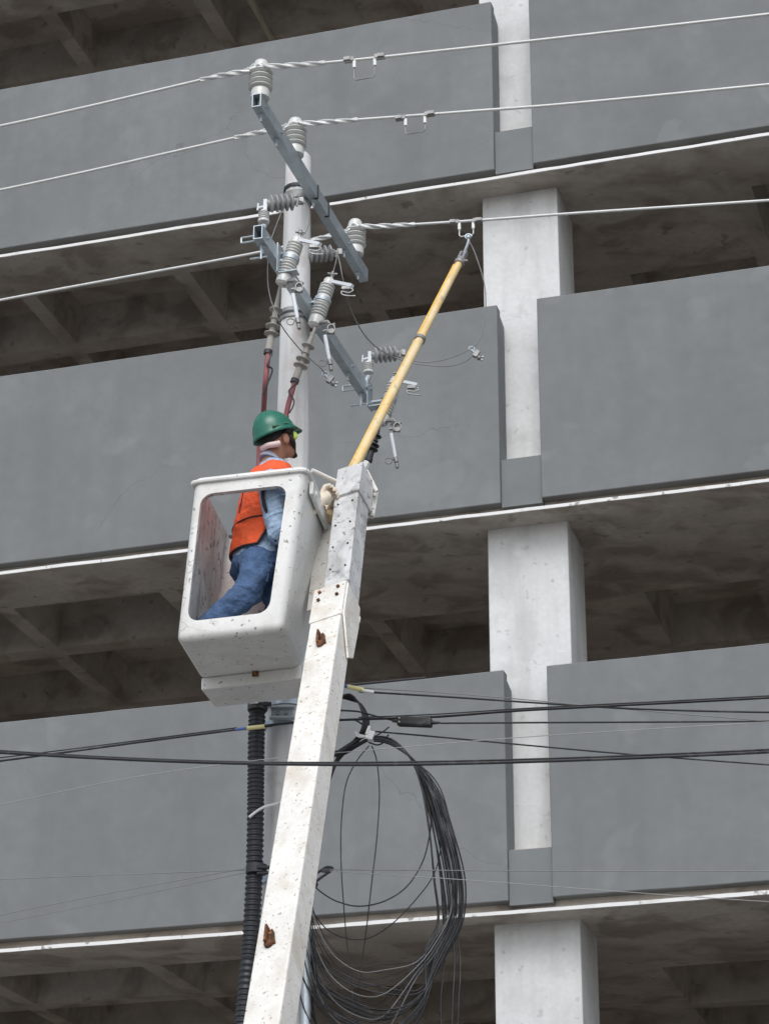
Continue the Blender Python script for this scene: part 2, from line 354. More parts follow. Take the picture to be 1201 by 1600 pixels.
# side plates and lugs on arm 2
def lplate(p, k=1, nm='arm_bracket'):
    m = MB(); x = FX; w2 = .044
    b = p + x * (.029 + .005)
    m.box(b + FZ * -.03, (.007, .11, .20), (FX, FY, FZ)); m.box(b + FZ * -.127 + x * .055, (.12, .07, .008), (FX, FY, FZ)); m.cyl(b + FZ * .02, b + FZ * .02 + x * .02, .01, seg=6)
    m.cyl(b + FZ * -.09, b + FZ * -.09 + x * .02, .01, seg=6)
    m.build(nm, M['galv'], pole)
kA, kB, kC = .14, .46, .97
for k in (kA, kB, kC): lplate(A2n.lerp(A2f, k))
for p in (A2n.lerp(A2f, .03), A2n.lerp(A2f, .93)):          # slotted tie plates sticking out to the left
    m = MB(); a = p - FX * .029
    for dz in (.018, -.018): m.cyl(a + FZ * dz - FX * .10, a + FZ * dz, .006, seg=6)
    m.cyl(a + FZ * .018 - FX * .10, a - FZ * .018 - FX * .10, .006, seg=6)
    m.cyl(p - FZ * .05, p - FZ * .15, .006, seg=6); m.cyl(p - FZ * .14 - FX * .07, p - FZ * .14 + FX * .04, .006, seg=6)
    m.build('tie_rod', M['galv'], pole)

# ---------------------------------------------------------------- post insulators and line wires
def post_insulator(base, label, k=1.07):
    t = thing('post_insulator', base, label, 'insulator', 'post insulators on the upper crossarm')
    prof = [(0, .040), (.004, .054), (.045, .056), (.06, .052)]
    z = .065
    for i in range(4): prof += [(z, .036), (z + .003, .062), (z + .008, .070), (z + .015, .066), (z + .024, .036)]; z += .034
    prof += [(z, .044), (z + .012, .048), (z + .035, .046), (z + .055, .036), (z + .062, .015)]
    prof = [(a * k, r * k) for a, r in prof]
    MB().lathe(base, FZ, prof, 28).build('porcelain_body', M['porc'], t)
    MB().cyl(base - FZ * .05, base + FZ * .003, .02, seg=10).build('stud', M['steel'], t)
    return base + FZ * (z + .02) * k
ins = []
w2 = .044
for (a, b), lb in (((404, 153), 'ribbed grey insulator on the open near end of the top crossarm'), ((466, 243), 'ribbed grey insulator in the middle of the top crossarm above the pole'), ((568, 397), 'ribbed grey insulator at the far end of the top crossarm')):
    p = arm_pt(a, b, S_ARM + .01); k = (A1n.z - EYE + .047) / (p.z - EYE); p = Vector((p.x * k, p.y * k, A1n.z + w2))
    # keep it centred on the arm
    tt = min(max(p.dot(FY), A1n.dot(FY) + .065), A1f.dot(FY) - .03); q = FX * (S_ARM + .0) + FY * tt; q.z = A1n.z + .047
    ins.append((q, post_insulator(q, lb)))
WIRES = [[(-160, 227), (0, 197), (140, 166), (280, 133), (340, 119), (385, 111), None, (420, 104), (520, 97), (700, 78), (900, 56), (1201, 22), (1400, -3)],
         [(-160, 328), (0, 297), (140, 267), (280, 235), (400, 208), (440, 201), None, (478, 193), (560, 187), (720, 175), (900, 161), (1201, 132), (1400, 112)],
         [(-160, 500), (0, 469), (200, 432), (390, 397), (500, 372), (540, 362), None, (578, 354), (720, 346), (900, 333), (1201, 313), (1400, 299)]]
wl = ['uppermost silver line wire running to the near-end insulator', 'second silver line wire from the top, on the middle insulator', 'lowest silver line wire, touched by the yellow hot stick']
for (q, tp), P, lb in zip(ins, WIRES, wl):
    t = q.dot(FY); pts = []
    for p in P:
        if p is None: pts.append(tp - FY * 0.0 + FX * .0 + FZ * -.012 - FY * .052)
        else: pts.append(onp(p[0], p[1], t - .05))
    wr = thing('line_wire', pts[0], lb, 'power line', 'bare aluminium line wires')
    sp = smoothpath(pts, 6); MB().tube(sp, .0095, 10).build('conductor', M['alu'], wr)
    # armour rod twist on either side of the insulator
    ip = [i for i, p in enumerate(P) if p is None][0]; cc = pts[ip]
    tw = MB()
    for side in (-1, 1):
        cand = [v for v in sp if (v - cc).dot(FX) * side > -.01]; cand.sort(key=lambda v: abs((v - cc).dot(FX)))
        nxt = [v for v in cand if abs((v - cc).dot(FX)) < 1.2] or cand[:4]
        path = [cc] + nxt
        # resample
        out = []; seglen = .012; rem = 0; tot = 0
        for a, b in zip(path, path[1:]):
            L = (b - a).length
            if L < 1e-6: continue
            d = 0
            while d < L and tot < .50: out.append(a + (b - a) * (d / L)); d += seglen; tot += seglen
        for ph in (0, pi * .66, pi * 1.33):
            hel = []
            for i, v in enumerate(out):
                if i < 4: continue
                x, y, z = frame(out[min(i + 1, len(out) - 1)] - out[i - 1] if i else FX)
                a = ph + i * .20; rr = .0095 + (.0035 if i < len(out) * .7 else .0005); hel.append(v + x * (rr * cos(a)) + y * (rr * sin(a)))
            tw.tube(hel, .0068, 6)
    tw.build('twisted_tie', M['alu'], wr)
# stirrups clamped on the wires
def stirrup(a, b, c, d, bot, t, lb):
    p, q = onp(a, b, t), onp(c, d, t); x = (q - p).normalized()
    s = thing('wire_stirrup', (p + q) / 2, lb, 'wire clamp', 'stirrups clamped under the line wires')
    L = ray(a, bot); l1 = onp(a + 4, bot, t); l2 = onp(c - 4, bot - 2, t)
    for e, sg in ((p, 1), (q, -1)):
        m = MB(); m.box(e - x * sg * .02, (.065, .03, .026), frame(FZ.cross(x).cross(x) * -1, x)); m.box(e - FY * .018 - x * sg * .03, (.04, .012, .022), (x, FY, FZ)); m.build('clamp', M['steel'], s)
        MB().cyl(e + x * sg * .012 - FZ * .012, e + x * sg * .012 - FZ * .062, .011, seg=10).build('sleeve', M['tapeW'], s)
    z = min(l1.z, l2.z); pa = p + x * .012 - FZ * .05; pb = q - x * .012 - FZ * .05
    zz = FZ * (pa.z - z); zb_ = FZ * (pb.z - z)
    MB().tube([pa, pa - zz * .85, pa - zz + x * .012, pb - zb_ - x * .012, pb - zb_ * .85, pb], .0042, 8).build('loop', M['steel'] if t < 13.2 else M['alu'], s)
TT = [i[0].dot(FY) - .05 for i in ins]
stirrup(550, 93, 588, 89, 122, TT[0], 'small wire stirrup hanging under the uppermost line wire')
stirrup(630, 184, 666, 179, 207, TT[1], 'small wire stirrup hanging under the second line wire')
stirrup(714, 347, 741, 345, 369, TT[2], 'white-sleeved stirrup where the yellow hot stick touches the wire')

# ---------------------------------------------------------------- fuse cutouts, arresters, cable terminations
def shed_profile(L, r, rib, zs, base=0):
    pr = [(0, r * .8), (.006, r)]
    for z in zs: pr += [(z - .008, r), (z - .004, rib), (z + .003, rib), (z + .009, r)]
    return pr + [(L - .01, r), (L, r * .75)]
def cutout(ox, oy, Y, k, lb, tubelen=1):
    def p(a, b, dy=0): return at(513 + ox + (a - 513) * k, 437 + oy + (b - 437) * k, Y + dy)
    u = 1 / (ray(500, 470).z) if False else 1
    t = thing('fuse_cutout', p(490, 512), lb, 'fuse cutout', 'open fuse cutouts on the lower crossarm')
    a, b = p(515, 436), p(489.5, 513); L = (b - a).length; ax = b - a; n = L
    r = .050 * k; rb = .050 * k
    zs1 = [L * x for x in (.15, .21, .27, .33)]; zs2 = [L * x for x in (.58, .64, .70, .76)]
    pr = [(0, r * .55), (L * .03, r * .72)]
    for z in zs1: pr += [(z - .009, r * .74), (z - .002, r * 1.0), (z + .003, r * 1.0), (z + .006, r * .76)]
    pr += [(L * .38, r * .95), (L * .53, r * 1.0)]
    for z in zs2: pr += [(z - .009, r * .80), (z - .002, r * 1.08), (z + .003, r * 1.08), (z + .006, r * .82)]
    pr += [(L * .82, r * .98), (L * .96, r * .95), (L, r * .6)]
    MB().lathe(a, ax, pr, 24).build('porcelain_body', M['porc'], t)
    m = MB(); c1, c2 = p(512, 439), p(551, 447, -.10)
    x, y, z = frame(c2 - c1, FZ); m.box((c1 + c2) / 2, (.020, .028, (c2 - c1).length), (x, y, z)); m.build('top_contact_arm', M['whitep'], t)
    m = MB(); m.tube(smoothpath([p(547, 450, -.1), p(552, 454, -.1), p(545, 458, -.1), p(534, 456, -.1), p(535, 461, -.1), p(545, 463, -.1), p(556, 463, -.1)], 4), .0055, 6)
    m.box(p(540, 451, -.09), (.05, .03, .02)); m.build('catch_hook', M['steel'], t)
    m = MB(); m.ball(p(519, 429), .016); m.cyl(p(517, 437), p(520, 424), .010); m.cyl(p(511, 427), p(527, 428), .007); m.build('top_terminal', M['steel'], t)
    m = MB(); m.tube([p(493, 512), p(500, 506, -.03), p(511, 505, -.04), p(516, 512, -.05)], .014, 8)
    m.box(p(513, 512, -.05), (.055, .04, .03), frame(ray(500, 500), (1, .3, -.4))); m.box(p(516, 521, -.05), (.05, .03, .022)); m.tube([p(517 + 6 * cos(q), 516 + 7 * sin(q), -.07) for q in [i * pi / 6 for i in range(12)]], .005, 6, closed=True)
    m.cyl(p(504, 520, -.05), p(520, 517, -.05), .010); m.ball(p(521, 510, -.05), .014); m.build('hinge', M['steel'], t)
    m = MB(); m.cyl(p(507, 527, -.05), p(514.5, 568, -.05), .0135 * k, .0115 * k); m.build('fuse_tube', M['whitep'], t)
    m = MB(); m.cyl(p(514, 566, -.05), p(516, 574, -.05), .015 * k); m.cyl(p(516, 576, -.05), p(517, 582, -.05), .011); m.ball(p(517, 582, -.05), .012)
    pts = [p(503 + 6 * cos(q), 572 + 5 * sin(q), -.05) for q in [i * pi / 7 - .2 for i in range(13)]]; m.tube([p(515, 572, -.05)] + pts + [p(515, 571, -.05)], .0035, 6); m.build('pull_ring', M['steel'], t)
    m = MB(); c = a.lerp(b, .46); m.lathe(c - ax.normalized() * .014, ax, [(0, r * 1.02), (0, r * 1.12), (.028, r * 1.12), (.028, r * 1.02)], 20); m.box(p(488, 474, .0), (.11, .03, .012), frame(FZ, FX)); m.build('mounting_clamp', M['galv'], t)
YA = A2n.lerp(A2f, kA).y; YB = A2n.lerp(A2f, kB).y; YC = A2n.lerp(A2f, kC).y
cutout(-50, -65, YA - .0, .97, 'fuse cutout in front of the pole shaft, uppermost, its tube hanging open')
cutout(0, 0, YB - .1, .97, 'fuse cutout just right of the pole shaft with its white tube hanging')
cutout(103, 155, YC - .02, .95, 'fuse cutout at the crossarm far end, half hidden by the yellow stick')
def arrester(ox, oy, Y, lb, mir=0, k=1):
    def p(a, b, dy=0): return at(411 + ox + (a - 411) * k, 340 + oy + (b - 340) * k, Y + dy)
    t = thing('surge_arrester', p(414, 368), lb, 'surge arrester', 'surge arresters on the lower crossarm')
    a, b = p(417, 319), p(460, 315, .03); L = (b - a).length; r = .025; pr = [(0, r)]
    for i in range(5):
        z = L * (.08 + .18 * i); pr += [(z, r), (z + .010, .054), (z + .016, .055), (z + .022, .045), (z + .026, r)]
    pr += [(L, r), (L + .012, r * .7), (L + .025, r * .5)]
    MB().lathe(a, b - a, pr, 24).build('polymer_housing', M['poly'], t)
    m = MB(); m.cyl(b, b + (b - a).normalized() * .05, .010); m.box(b + (b - a).normalized() * .04, (.03, .03, .04)); m.cyl(p(466, 310), p(463, 322), .007); m.build('end_terminal', M['steel'], t)
    m = MB(); m.box(p(414, 322), (.022, .03, .085)); m.cyl(p(403, 325), p(418, 321), .008); m.cyl(p(402, 329), p(403, 318), .006); m.build('end_plate', M['whitep'], t)
    pr = [(0, .022)]
    for i in range(4): z = .012 + i * .013; pr += [(z, .026), (z + .004, .034), (z + .007, .034), (z + .009, .026)]
    pr += [(.066, .026), (.07, .036), (.085, .036), (.088, .012)]
    MB().lathe(p(412, 329), -FZ, pr, 20).build('base_insulator', M['porc'], t)
    m = MB(); m.tube(smoothpath([p(413, 352), p(410, 358), p(408, 364), p(412, 370)], 4), .018, 8); m.build('base_bracket', M['galv'], t)
arrester(0, 0, YA - .02, 'ribbed grey arrester left of the pole, at the near end of the lower crossarm')
arrester(61, 80, YB + .05, 'ribbed grey arrester crossing the pole shaft beside the upper fuse cutouts')
arrester(163, 236, YC - .02, 'ribbed grey arrester right of the pole, beside the yellow hot stick', k=.95)
def wires(name, pts, r, mt, label=None, cat=None, parent=None, n=6):
    o = MB().tube(smoothpath(pts, n), r, 6).build(name, M[mt], parent)
    if label: tag(o, label, cat)
    return o
def termination(path, Y, lb, dark=False, k=1, tail='red'):
    P = [at(a, b, Y if i < 3 else (Y + 2 * max(Y, 13.24)) / 3 if i == 3 and not dark else max(Y, 13.24)) for i, (a, b) in enumerate(path)]
    t = thing('cable_termination', P[0], lb, 'cable termination', 'cable terminations below the cutouts')
    a, b = P[0], P[1]; ax = b - a; L = ax.length
    pr = [(0, .010), (L * .12, .011), (L * .34, .019)]
    for z, r in ((.36, .042), (.50, .028), (.62, .046), (.74, .046)):
        z *= L; pr += [(z - .010, .018), (z - .002, r * k), (z + .003, r * k), (z + .008, .018)]
    pr += [(L * .80, .022), (L * .99, .023), (L, .016)]
    o = MB().lathe(a, ax, pr, 20).build('stress_cone', M['band'] if dark else M['tan'], t)
    m = MB(); m.cyl(b, b + ax.normalized() * .025, .027); m.build('tape_collar', M['band'], t)
    return t, P
t, P = termination([(437, 449), (419, 548), (414, 600), (411, 650), (405, 720), (400, 900), (399, 1060), (399, 1100)], YA + .15, 'tan shedded termination with faded red cable, left of the pole')
wires('red_cable', P[1:4], .0165, 'red', parent=t); wires('hidden_cable', P[3:], .021, 'red', parent=t)
wires('tape_wrap', [at(428 - 4, 553, YA + .11), at(417, 570, YA + .1), at(425, 578, YA + .12), at(417, 600, YA + .1), at(410, 618, YA + .11)], .006, 'band', parent=t)
t, P = termination([(492, 512), (461, 593), (452, 625), (446, 650), (430, 760), (405, 950), (401, 1060), (399, 1100)], YB - .12, 'tan shedded termination with faded red cable, in front of the pole')
wires('red_cable', P[1:4], .0165, 'red', parent=t); wires('hidden_cable', P[3:], .021, 'red', parent=t)
wires('tape_wrap', [at(465, 595, YB - .17), at(457, 604, YB - .17), at(451, 612, YB - .16), at(459, 628, YB - .16), at(452, 645, YB - .17)], .005, 'band', parent=t)
t, P = termination([(593, 662), (576, 716), (573, 722), (562, 742), (540, 790), (500, 900), (440, 1080), (420, 1150)], YC - .1, 'black shedded termination below the far end of the lower crossarm', True, .9)
wires('white_boot', P[2:4], .024, 'tapeW', parent=t, n=4); wires('hidden_cable', P[3:], .021, 'red', parent=t)
lead = [('lead_wire', [(439, 332), (424, 372), (419, 400), (418, 440), (424, 472), (440, 510), (470, 548), (500, 575), (512, 590)], [YA] * 4 + [YA, YA, 13.2, 13.3, 13.4], .0035, 'thin grey lead wire looping down left of the pole to a loose clamp'),
        ('lead_wire', [(463, 312), (478, 320), (483, 340), (480, 356), (472, 369)], [YA] * 5, .0035, 'short thin wire arching over the pole top side of the first cutout'),
        ('lead_wire', [(515, 390), (525, 396), (524, 410), (519, 428)], [YB] * 4, .0035, 'short thin wire down to the second cutout terminal'),
        ('lead_wire', [(516, 389), (527, 398), (536, 440), (548, 485), (570, 525), (595, 548), (625, 562), (660, 570), (700, 572), (725, 565), (740, 553)], [YB] * 3 + [13.6, 13.8, 14, 14.1, 14.1, 14.1, 14.1, 14.1], .004, 'long grey lead wire sagging from the pole to the loose clamp'),
        ('lead_wire', [(733, 378), (742, 398), (755, 440), (758, 480), (753, 515), (740, 541), (700, 560), (660, 566), (620, 556)], [13.95] * 9, .004, 'thin wire curving down from the hot stick head to the loose clamp')]
for nm, P, Y, r, lb in lead:
    tag(MB().tube(smoothpath([at(a, b, y) for (a, b), y in zip(P, Y)], 8), r, 6).build(nm, M['wire']), lb, 'wire')
def clampthing(a, b, Y, lb):
    p = at(a, b, Y); t = thing('grounding_clamp', p, lb, 'wire clamp'); m = MB(); m.box(p, (.03, .03, .05), frame(Vector((.5, 0, .8)))); m.ball(p + Vector((.02, 0, -.03)), .018); m.build('jaw', M['steel'], t)
    m = MB(); m.cyl(p + Vector((-.04, 0, .04)), p + Vector((.04, 0, -.05)), .008); m.tube([p + Vector((-.03 + .02 * cos(q), 0, .04 + .016 * sin(q))) for q in [i * pi / 5 for i in range(10)]], .004, 6, closed=True); m.cyl(p + Vector((0, 0, -.035)), p + Vector((.05, 0, -.02)), .006); m.build('eye_screw', M['galv'], t)
clampthing(743, 553, 14.1, 'loose grounding clamp hanging in front of the grey parapet, right of the hot stick')
clampthing(515, 593, 13.35, 'loose grounding clamp right of the pole, above the worker')

# ---------------------------------------------------------------- hot stick
HB, HT = at(517, 800, 12.45), at(716, 412, 13.75)
hst = thing('hot_stick', HB, 'long yellow telescoping hot stick held up to the lowest line wire', 'hot stick')
mid = HB.lerp(HT, .50)
def along(k): return HB.lerp(HT, k)
x, y, z = frame(HT - HB, FX)
ln = (HT - HB).length
MB().lathe(HB, z, [(0, .028), (ln * .68, .028)], 3 if False else 18).build('lower_section', M['yellow'], hst)
MB().lathe(HB + x * -.0 + z * ln * .66, z, [(0, .024), (ln * .34, .024)], 18).build('upper_section', M['yellow'], hst)
MB().tube([along(.05) - x * .026 - y * .010, along(.99) - x * .024 - y * .010], .0075, 8).build('side_rod', mat('deep_yellow_rod', (.80, .50, .08), .45), hst)
MB().lathe(along(.662) - z * .015, z, [(0, .030), (0, .036), (.03, .036), (.03, .028)], 18).build('joint_ring', M['steel'], hst)
HD = HT + z * .0
m = MB(); m.lathe(HT - z * .01, z, [(0, .034), (.03, .036), (.035, .028), (.07, .028)], 16); m.box(HT + z * .09 + x * .012, (.02, .03, .13), (x, y, z)); m.box(HT + z * .09 - x * .018, (.016, .03, .12), (x, y, z)); m.cyl(HT + z * .03, HT + z * .03 + x * .055, .010); m.build('head_fitting', M['steel'], hst)
te = at(731, 372, 13.78); m = MB(); m.tube([HT + z * .13, te - FZ * .03, te], .010, 8); m.ball(te + FZ * .004, .017); m.tube([te + Vector((.022 * cos(q), 0, .012 + .02 * sin(q))) for q in [i * pi / 6 for i in range(9)]], .005, 6); m.build('hook', M['galv'], hst)
MB().cyl(HB - z * .06, HB, .03).build('grip', M['yellow'], hst)

# ---------------------------------------------------------------- aerial lift: bucket + boom
lift = thing('aerial_lift', at(420, 1600, 10.2), 'worn white aerial lift boom with an open-fronted bucket beside the pole', 'aerial lift')
BY = 11.95; BYAW = radians(8.6)
bd = Vector((sin(BYAW), cos(BYAW), 0)); bx = Vector((cos(BYAW), -sin(BYAW), 0))
def bpt(a, b):                      # on the bucket's front plane
    d = ray(a, b); base = Vector((-.7, BY, 0)); k = base.dot(bd) / d.dot(bd); return d * k + Vector((0, 0, EYE))
FT = [bpt(302, 748), bpt(480, 728)]; FB = [bpt(274, 1003), bpt(441, 984)]
BD = .62
def B(u, wv, v):
    f = (FB[0].lerp(FB[1], u)).lerp(FT[0].lerp(FT[1], u), v)
    return f + bd * (wv * (.60 + .30 * max(0, min(v, 1.2))))
def rbox_mesh(u0, u1, w0, w1, v0, v1, r, topopen=False):
    bm = bmesh.new()
    A = Vector((.62, .62, .95)); vs = [bm.verts.new(Vector((a * A.x, b * A.y, c * A.z))) for a in (u0, u1) for b in (w0, w1) for c in (v0, v1)]
    for f in [(0, 1, 3, 2), (4, 6, 7, 5), (0, 4, 5, 1), (2, 3, 7, 6), (0, 2, 6, 4), (1, 5, 7, 3)]: bm.faces.new([vs[i] for i in f])
    bmesh.ops.recalc_face_normals(bm, faces=bm.faces)
    return bm, A
def solid(bm, nm):
    me = bpy.data.meshes.new(nm); bm.to_mesh(me); bm.free(); o = bpy.data.objects.new(nm, me); C.objects.link(o); return o
bm, A = rbox_mesh(0, 1, 0, 1, 0, 1, 0)
ed = [e for e in bm.edges if not all(abs(v.co.z - A.z) < 1e-6 for v in e.verts)]
bmesh.ops.bevel(bm, geom=ed, offset=.045, segments=5, affect='EDGES', profile=.5)
outer = solid(bm, 'bucket_shell')
bm, A = rbox_mesh(.045, .955, .045, .955, .05, 1.2, 0)
ed = [e for e in bm.edges if abs(e.verts[0].co.z - e.verts[1].co.z) > .1]
bmesh.ops.bevel(bm, geom=ed, offset=.03, segments=4, affect='EDGES', profile=.5); inner = solid(bm, 'cut_a')
bm, A = rbox_mesh(.085, .845, -.3, .2, .115, .895, 0)
ed = [e for e in bm.edges if abs(e.verts[0].co.y - e.verts[1].co.y) > .1]
bmesh.ops.bevel(bm, geom=ed, offset=.065, segments=6, affect='EDGES', profile=.5); hole = solid(bm, 'cut_b')
bm, A = rbox_mesh(.10, 1.3, .8, 1.3, .58, 1.3, 0); backcut = solid(bm, 'cut_c')     # low back: the rear wall stops at half height
for c in (inner, hole):
    md = outer.modifiers.new('b', 'BOOLEAN'); md.operation = 'DIFFERENCE'; md.object = c; md.solver = 'EXACT'
bpy.context.view_layer.update()
me = bpy.data.meshes.new_from_object(outer.evaluated_get(bpy.context.evaluated_depsgraph_get()))
for o in (outer, inner, hole, backcut): bpy.data.objects.remove(o)
orgL = ORG[lift.name]
bm = bmesh.new(); bm.from_mesh(me); bmesh.ops.triangulate(bm, faces=bm.faces); bmesh.ops.subdivide_edges(bm, edges=[e for e in bm.edges if e.calc_length() > .25], cuts=2)
isin = []
for f in bm.faces:
    c = f.calc_center_median(); n = f.normal
    ins_ = .03 < c.x / A.x < .97 and .03 < c.y / A.y < .97 and c.z / A.z > .045
    f.material_index = 1 if (ins_ and .052 > 0 and not (abs(n.y) > .9 and c.y / A.y < .04)) else 0
for v in bm.verts: v.co = B(v.co.x / A.x, v.co.y / A.y, v.co.z / A.z) - orgL
bm.to_mesh(me); bm.free()
bo = bpy.data.objects.new('bucket', me); C.objects.link(bo); bo.parent = lift; idx = [p.material_index for p in me.polygons]; me.materials.clear(); me.materials.append(M['white']); me.materials.append(M['liner']); [setattr(p, 'material_index', i) for p, i in zip(me.polygons, idx)]; ORG['bucket'] = orgL
for p in me.polygons: p.use_smooth = True
try: me.set_sharp_from_angle(angle=radians(30))
except Exception: pass
# rolled lip
lip = []
for u, wv in ((-.004, .12), (-.004, .04), (.05, -.006), (.5, -.006), (.93, -.006), (.99, .02), (1.006, .08), (1.006, .5), (1.006, .90)): lip.append(B(u, wv, .975))
lipL = [B(-.004, k, .975) for k in (.8, .5, .2)]
m = MB(); path = smoothpath(lipL + lip, 4)
for i in range(len(path)): pass
m.tube(path, .013, 8); m.build('bucket_rim', M['white'], bo)
# step box under the rear
def Bz(u, wv, dz, v=0): return B(u, wv, v) + FZ * dz
m = MB(); m.hexa([Bz(u, wv, dz) for u, wv, dz in [(.03, .93, -.072), (.03, .93, .0), (.06, 1.42, -.072), (.06, 1.42, 0), (1.0, .93, -.072), (1.0, .93, 0), (1.0, 1.42, -.072), (1.0, 1.42, 0)]])
m.build('bucket_step', M['white'], bo, bevel=.008)
m = MB(); m.box(Bz(.56, .915, -.015), (.035, .01, .03)); m.build('drain_plug', M['rust'], bo)
m = MB(); m.box(B(1.03, .38, .90), (.025, .50, .08), (bx, bd, FZ)); m.box(B(1.06, .72, .88), (.04, .10, .16), (bx, bd, FZ)); m.cyl(B(1.03, .18, .89), B(1.07, .18, .89), .018); m.build('bucket_mount', M['white'], bo, bevel=.006)
# pivot arm between bucket and boom (cream, left of the boom)
def bar(pts4, nm, mt, parent, bevel=0, label=None): return MB().hexa(pts4).build(nm, M[mt], parent, label, bevel)
def boxbeam(c0, c1, wd, dp, twist, nm, mt, bevel=.004, parent=None, wd1=None):
    z = (c1 - c0).normalized(); x0 = (RT - z * RT.dot(z)).normalized(); y0 = z.cross(x0)
    x = x0 * cos(twist) + y0 * sin(twist); y = z.cross(x)
    q = []
    for i in (-1, 1):
        for j in (-1, 1):
            for c, k in ((c0, 1), (c1, (wd1 or wd) / wd)): q.append(c + x * i * wd / 2 * k + y * j * dp / 2 * k)
    o = MB().hexa(q).build(nm, M[mt], parent if parent is not None else lift, None, bevel); return x, y, z
TW = radians(-24)
L0, L1 = at(421, 1600, 10.25), at(524, 935, 12.05)
dirL = (L1 - L0)
Lx, Ly, Lz = boxbeam(L0 - dirL * .55, L1, .180, .145, TW, 'lower_boom', 'boom', .008)
U0_, U1_ = L1 - Lz * .3, at(550, 775, 12.42)
Ux, Uy, Uz = boxbeam(at(531, 945, 12.05), U1_, .150, .145, TW, 'inner_boom', 'fibre', .006)
boxbeam(at(497, 960, 12.30), at(517, 786, 12.62), .10, .10, TW, 'levelling_arm', 'boom', .005)
Hx, Hy, Hz = boxbeam(at(549.5, 787, 12.38), at(555.5, 744, 12.50), .158, .165, TW, 'boom_head', 'fibre', .004)
# end collar plates of the lower boom
c = L1
boxbeam(L1 - Lz * .30, L1 + Lz * .02, .192, .160, TW, 'collar', 'boom', .006)
m = MB()
for i in (-1, 1):
    for j in (0, 1): m.cyl(L1 - Lz * (.03 + .075 * j) + Lx * i * .055 - Ly * .079, L1 - Lz * (.03 + .075 * j) + Lx * i * .055 - Ly * .092, .010, seg=8)
    for j in (0, 1): m.cyl(L1 - Lz * (.03 + .08 * j) + Lx * i * .098, L1 - Lz * (.03 + .08 * j) + Lx * i * .108, .010, seg=8)
m.build('collar_bolt', M['rust'], lift)
m = MB(); m.prism([L1 + Lx * .097 + Ly * a + Lz * b for a, b in ((-.07, .0), (.09, -.03), (.105, -.20), (.09, -.50), (.04, -.56), (-.07, -.28))], Lx * .012); m.cyl(L1 + Lx * .10 + Ly * .100 - Lz * .10, L1 + Lx * .10 + Ly * .100 - Lz * .15, .012)
m.build('side_plate', M['boom'], lift, bevel=.003)
for k, s_ in ((at(509, 1005, 11.75), 1), (at(433, 1475, 10.5), 1)):
    pc = k; n = -Ly; tt = (k - L0).dot(Lz); base = L0 + Lz * tt + Lx * ((k - L0).dot(Lx)) - Ly * .074
    m = MB(); m.prism([base + Lx * a + Lz * b for a, b in ((-.020, .055), (-.012, .03), (-.002, .04), (.008, .02), (.010, .0), (.022, -.055), (-.008, -.06))], -Ly * .012)
    m.lathe(base - Lz * .05 - Lx * .012, -Ly, [(0, .022), (.012, .022), (.014, .018), (.018, .010)], 10, True); m.prism([base + Lx * a + Lz * b for a, b in ((-.032, .06), (-.022, .06), (-.016, -.05), (-.028, -.05))], -Ly * .03)
    m.build('rusty_lug', M['rust'], lift)
# head cheek with slotted links, right of head
m = MB()
hc = Hx * .088
for a, b, r in (((566, 732), (578, 800), .014), ((572, 736), (588, 768), .012), ((588, 768), (581, 808), .012), ((576, 745), (582, 795), .009)):
    m.cyl(at(*a, 12.55), at(*b, 12.5), r, seg=8)
m.prism([at(*q, 12.52) for q in ((560, 742), (572, 740), (586, 770), (580, 808), (574, 806), (562, 782))], FY * .03)
for q in ((577, 748), (585, 772), (577, 796), (581, 803)): m.cyl(at(*q, 12.47), at(*q, 12.55), .010, seg=8)
m.build('head_link', M['boom'], lift)
m = MB().tube([at(487, 735, 12.5), at(521, 751, 12.6), at(540, 757, 12.7)], .014, 10); m.build('control_rod', M['tapeW'], lift)
m = MB(); m.hexa([at(*q, Y) for q, Y in (((503, 802), 12.5), ((500, 792), 12.5), ((505, 800), 12.7), ((502, 790), 12.7), ((527, 790), 12.4), ((525, 780), 12.4), ((529, 788), 12.6), ((527, 778), 12.6))]); m.build('head_bracket', M['boom'], lift)
m = MB()
for a in (.25, .45, .65, .85):
    for i in (-1, 1): c = at(531, 945, 12.05).lerp(U1_, a); m.cyl(c - Uy * .070 + Ux * i * .045, c - Uy * .078 + Ux * i * .045, .006, seg=6)
m.build('rivet', M['band'], lift)

# ---------------------------------------------------------------- worker
PYW = 12.26
def p3(a, b, dy=0): return at(a, b, PYW + dy)
worker = thing('person', p3(400, 1010), 'worker in green helmet and orange vest standing in the lift bucket, holding the yellow stick', 'person')
def capsule(m, a, b, ra, rb, seg=16):
    m.ball(a, ra, seg); m.ball(b, rb, seg); m.cyl(a, b, ra, rb, seg)
def remesh(m, name, mt, parent, vox=.007, sm=3, disp=0, dsc=.1, label=None):
    o = m.build(name, M[mt], parent, label)
    r = o.modifiers.new('r', 'REMESH'); r.mode = 'VOXEL'; r.voxel_size = vox; r.use_smooth_shade = True
    if sm: q = o.modifiers.new('s', 'SMOOTH'); q.factor = .5; q.iterations = sm
    if disp:
        tx = bpy.data.textures.new(name + 't', 'CLOUDS'); tx.noise_scale = dsc; tx.noise_depth = 2
        d = o.modifiers.new('d', 'DISPLACE'); d.texture = tx; d.strength = disp; d.mid_level = .5; d.texture_coords = 'LOCAL'
    return o
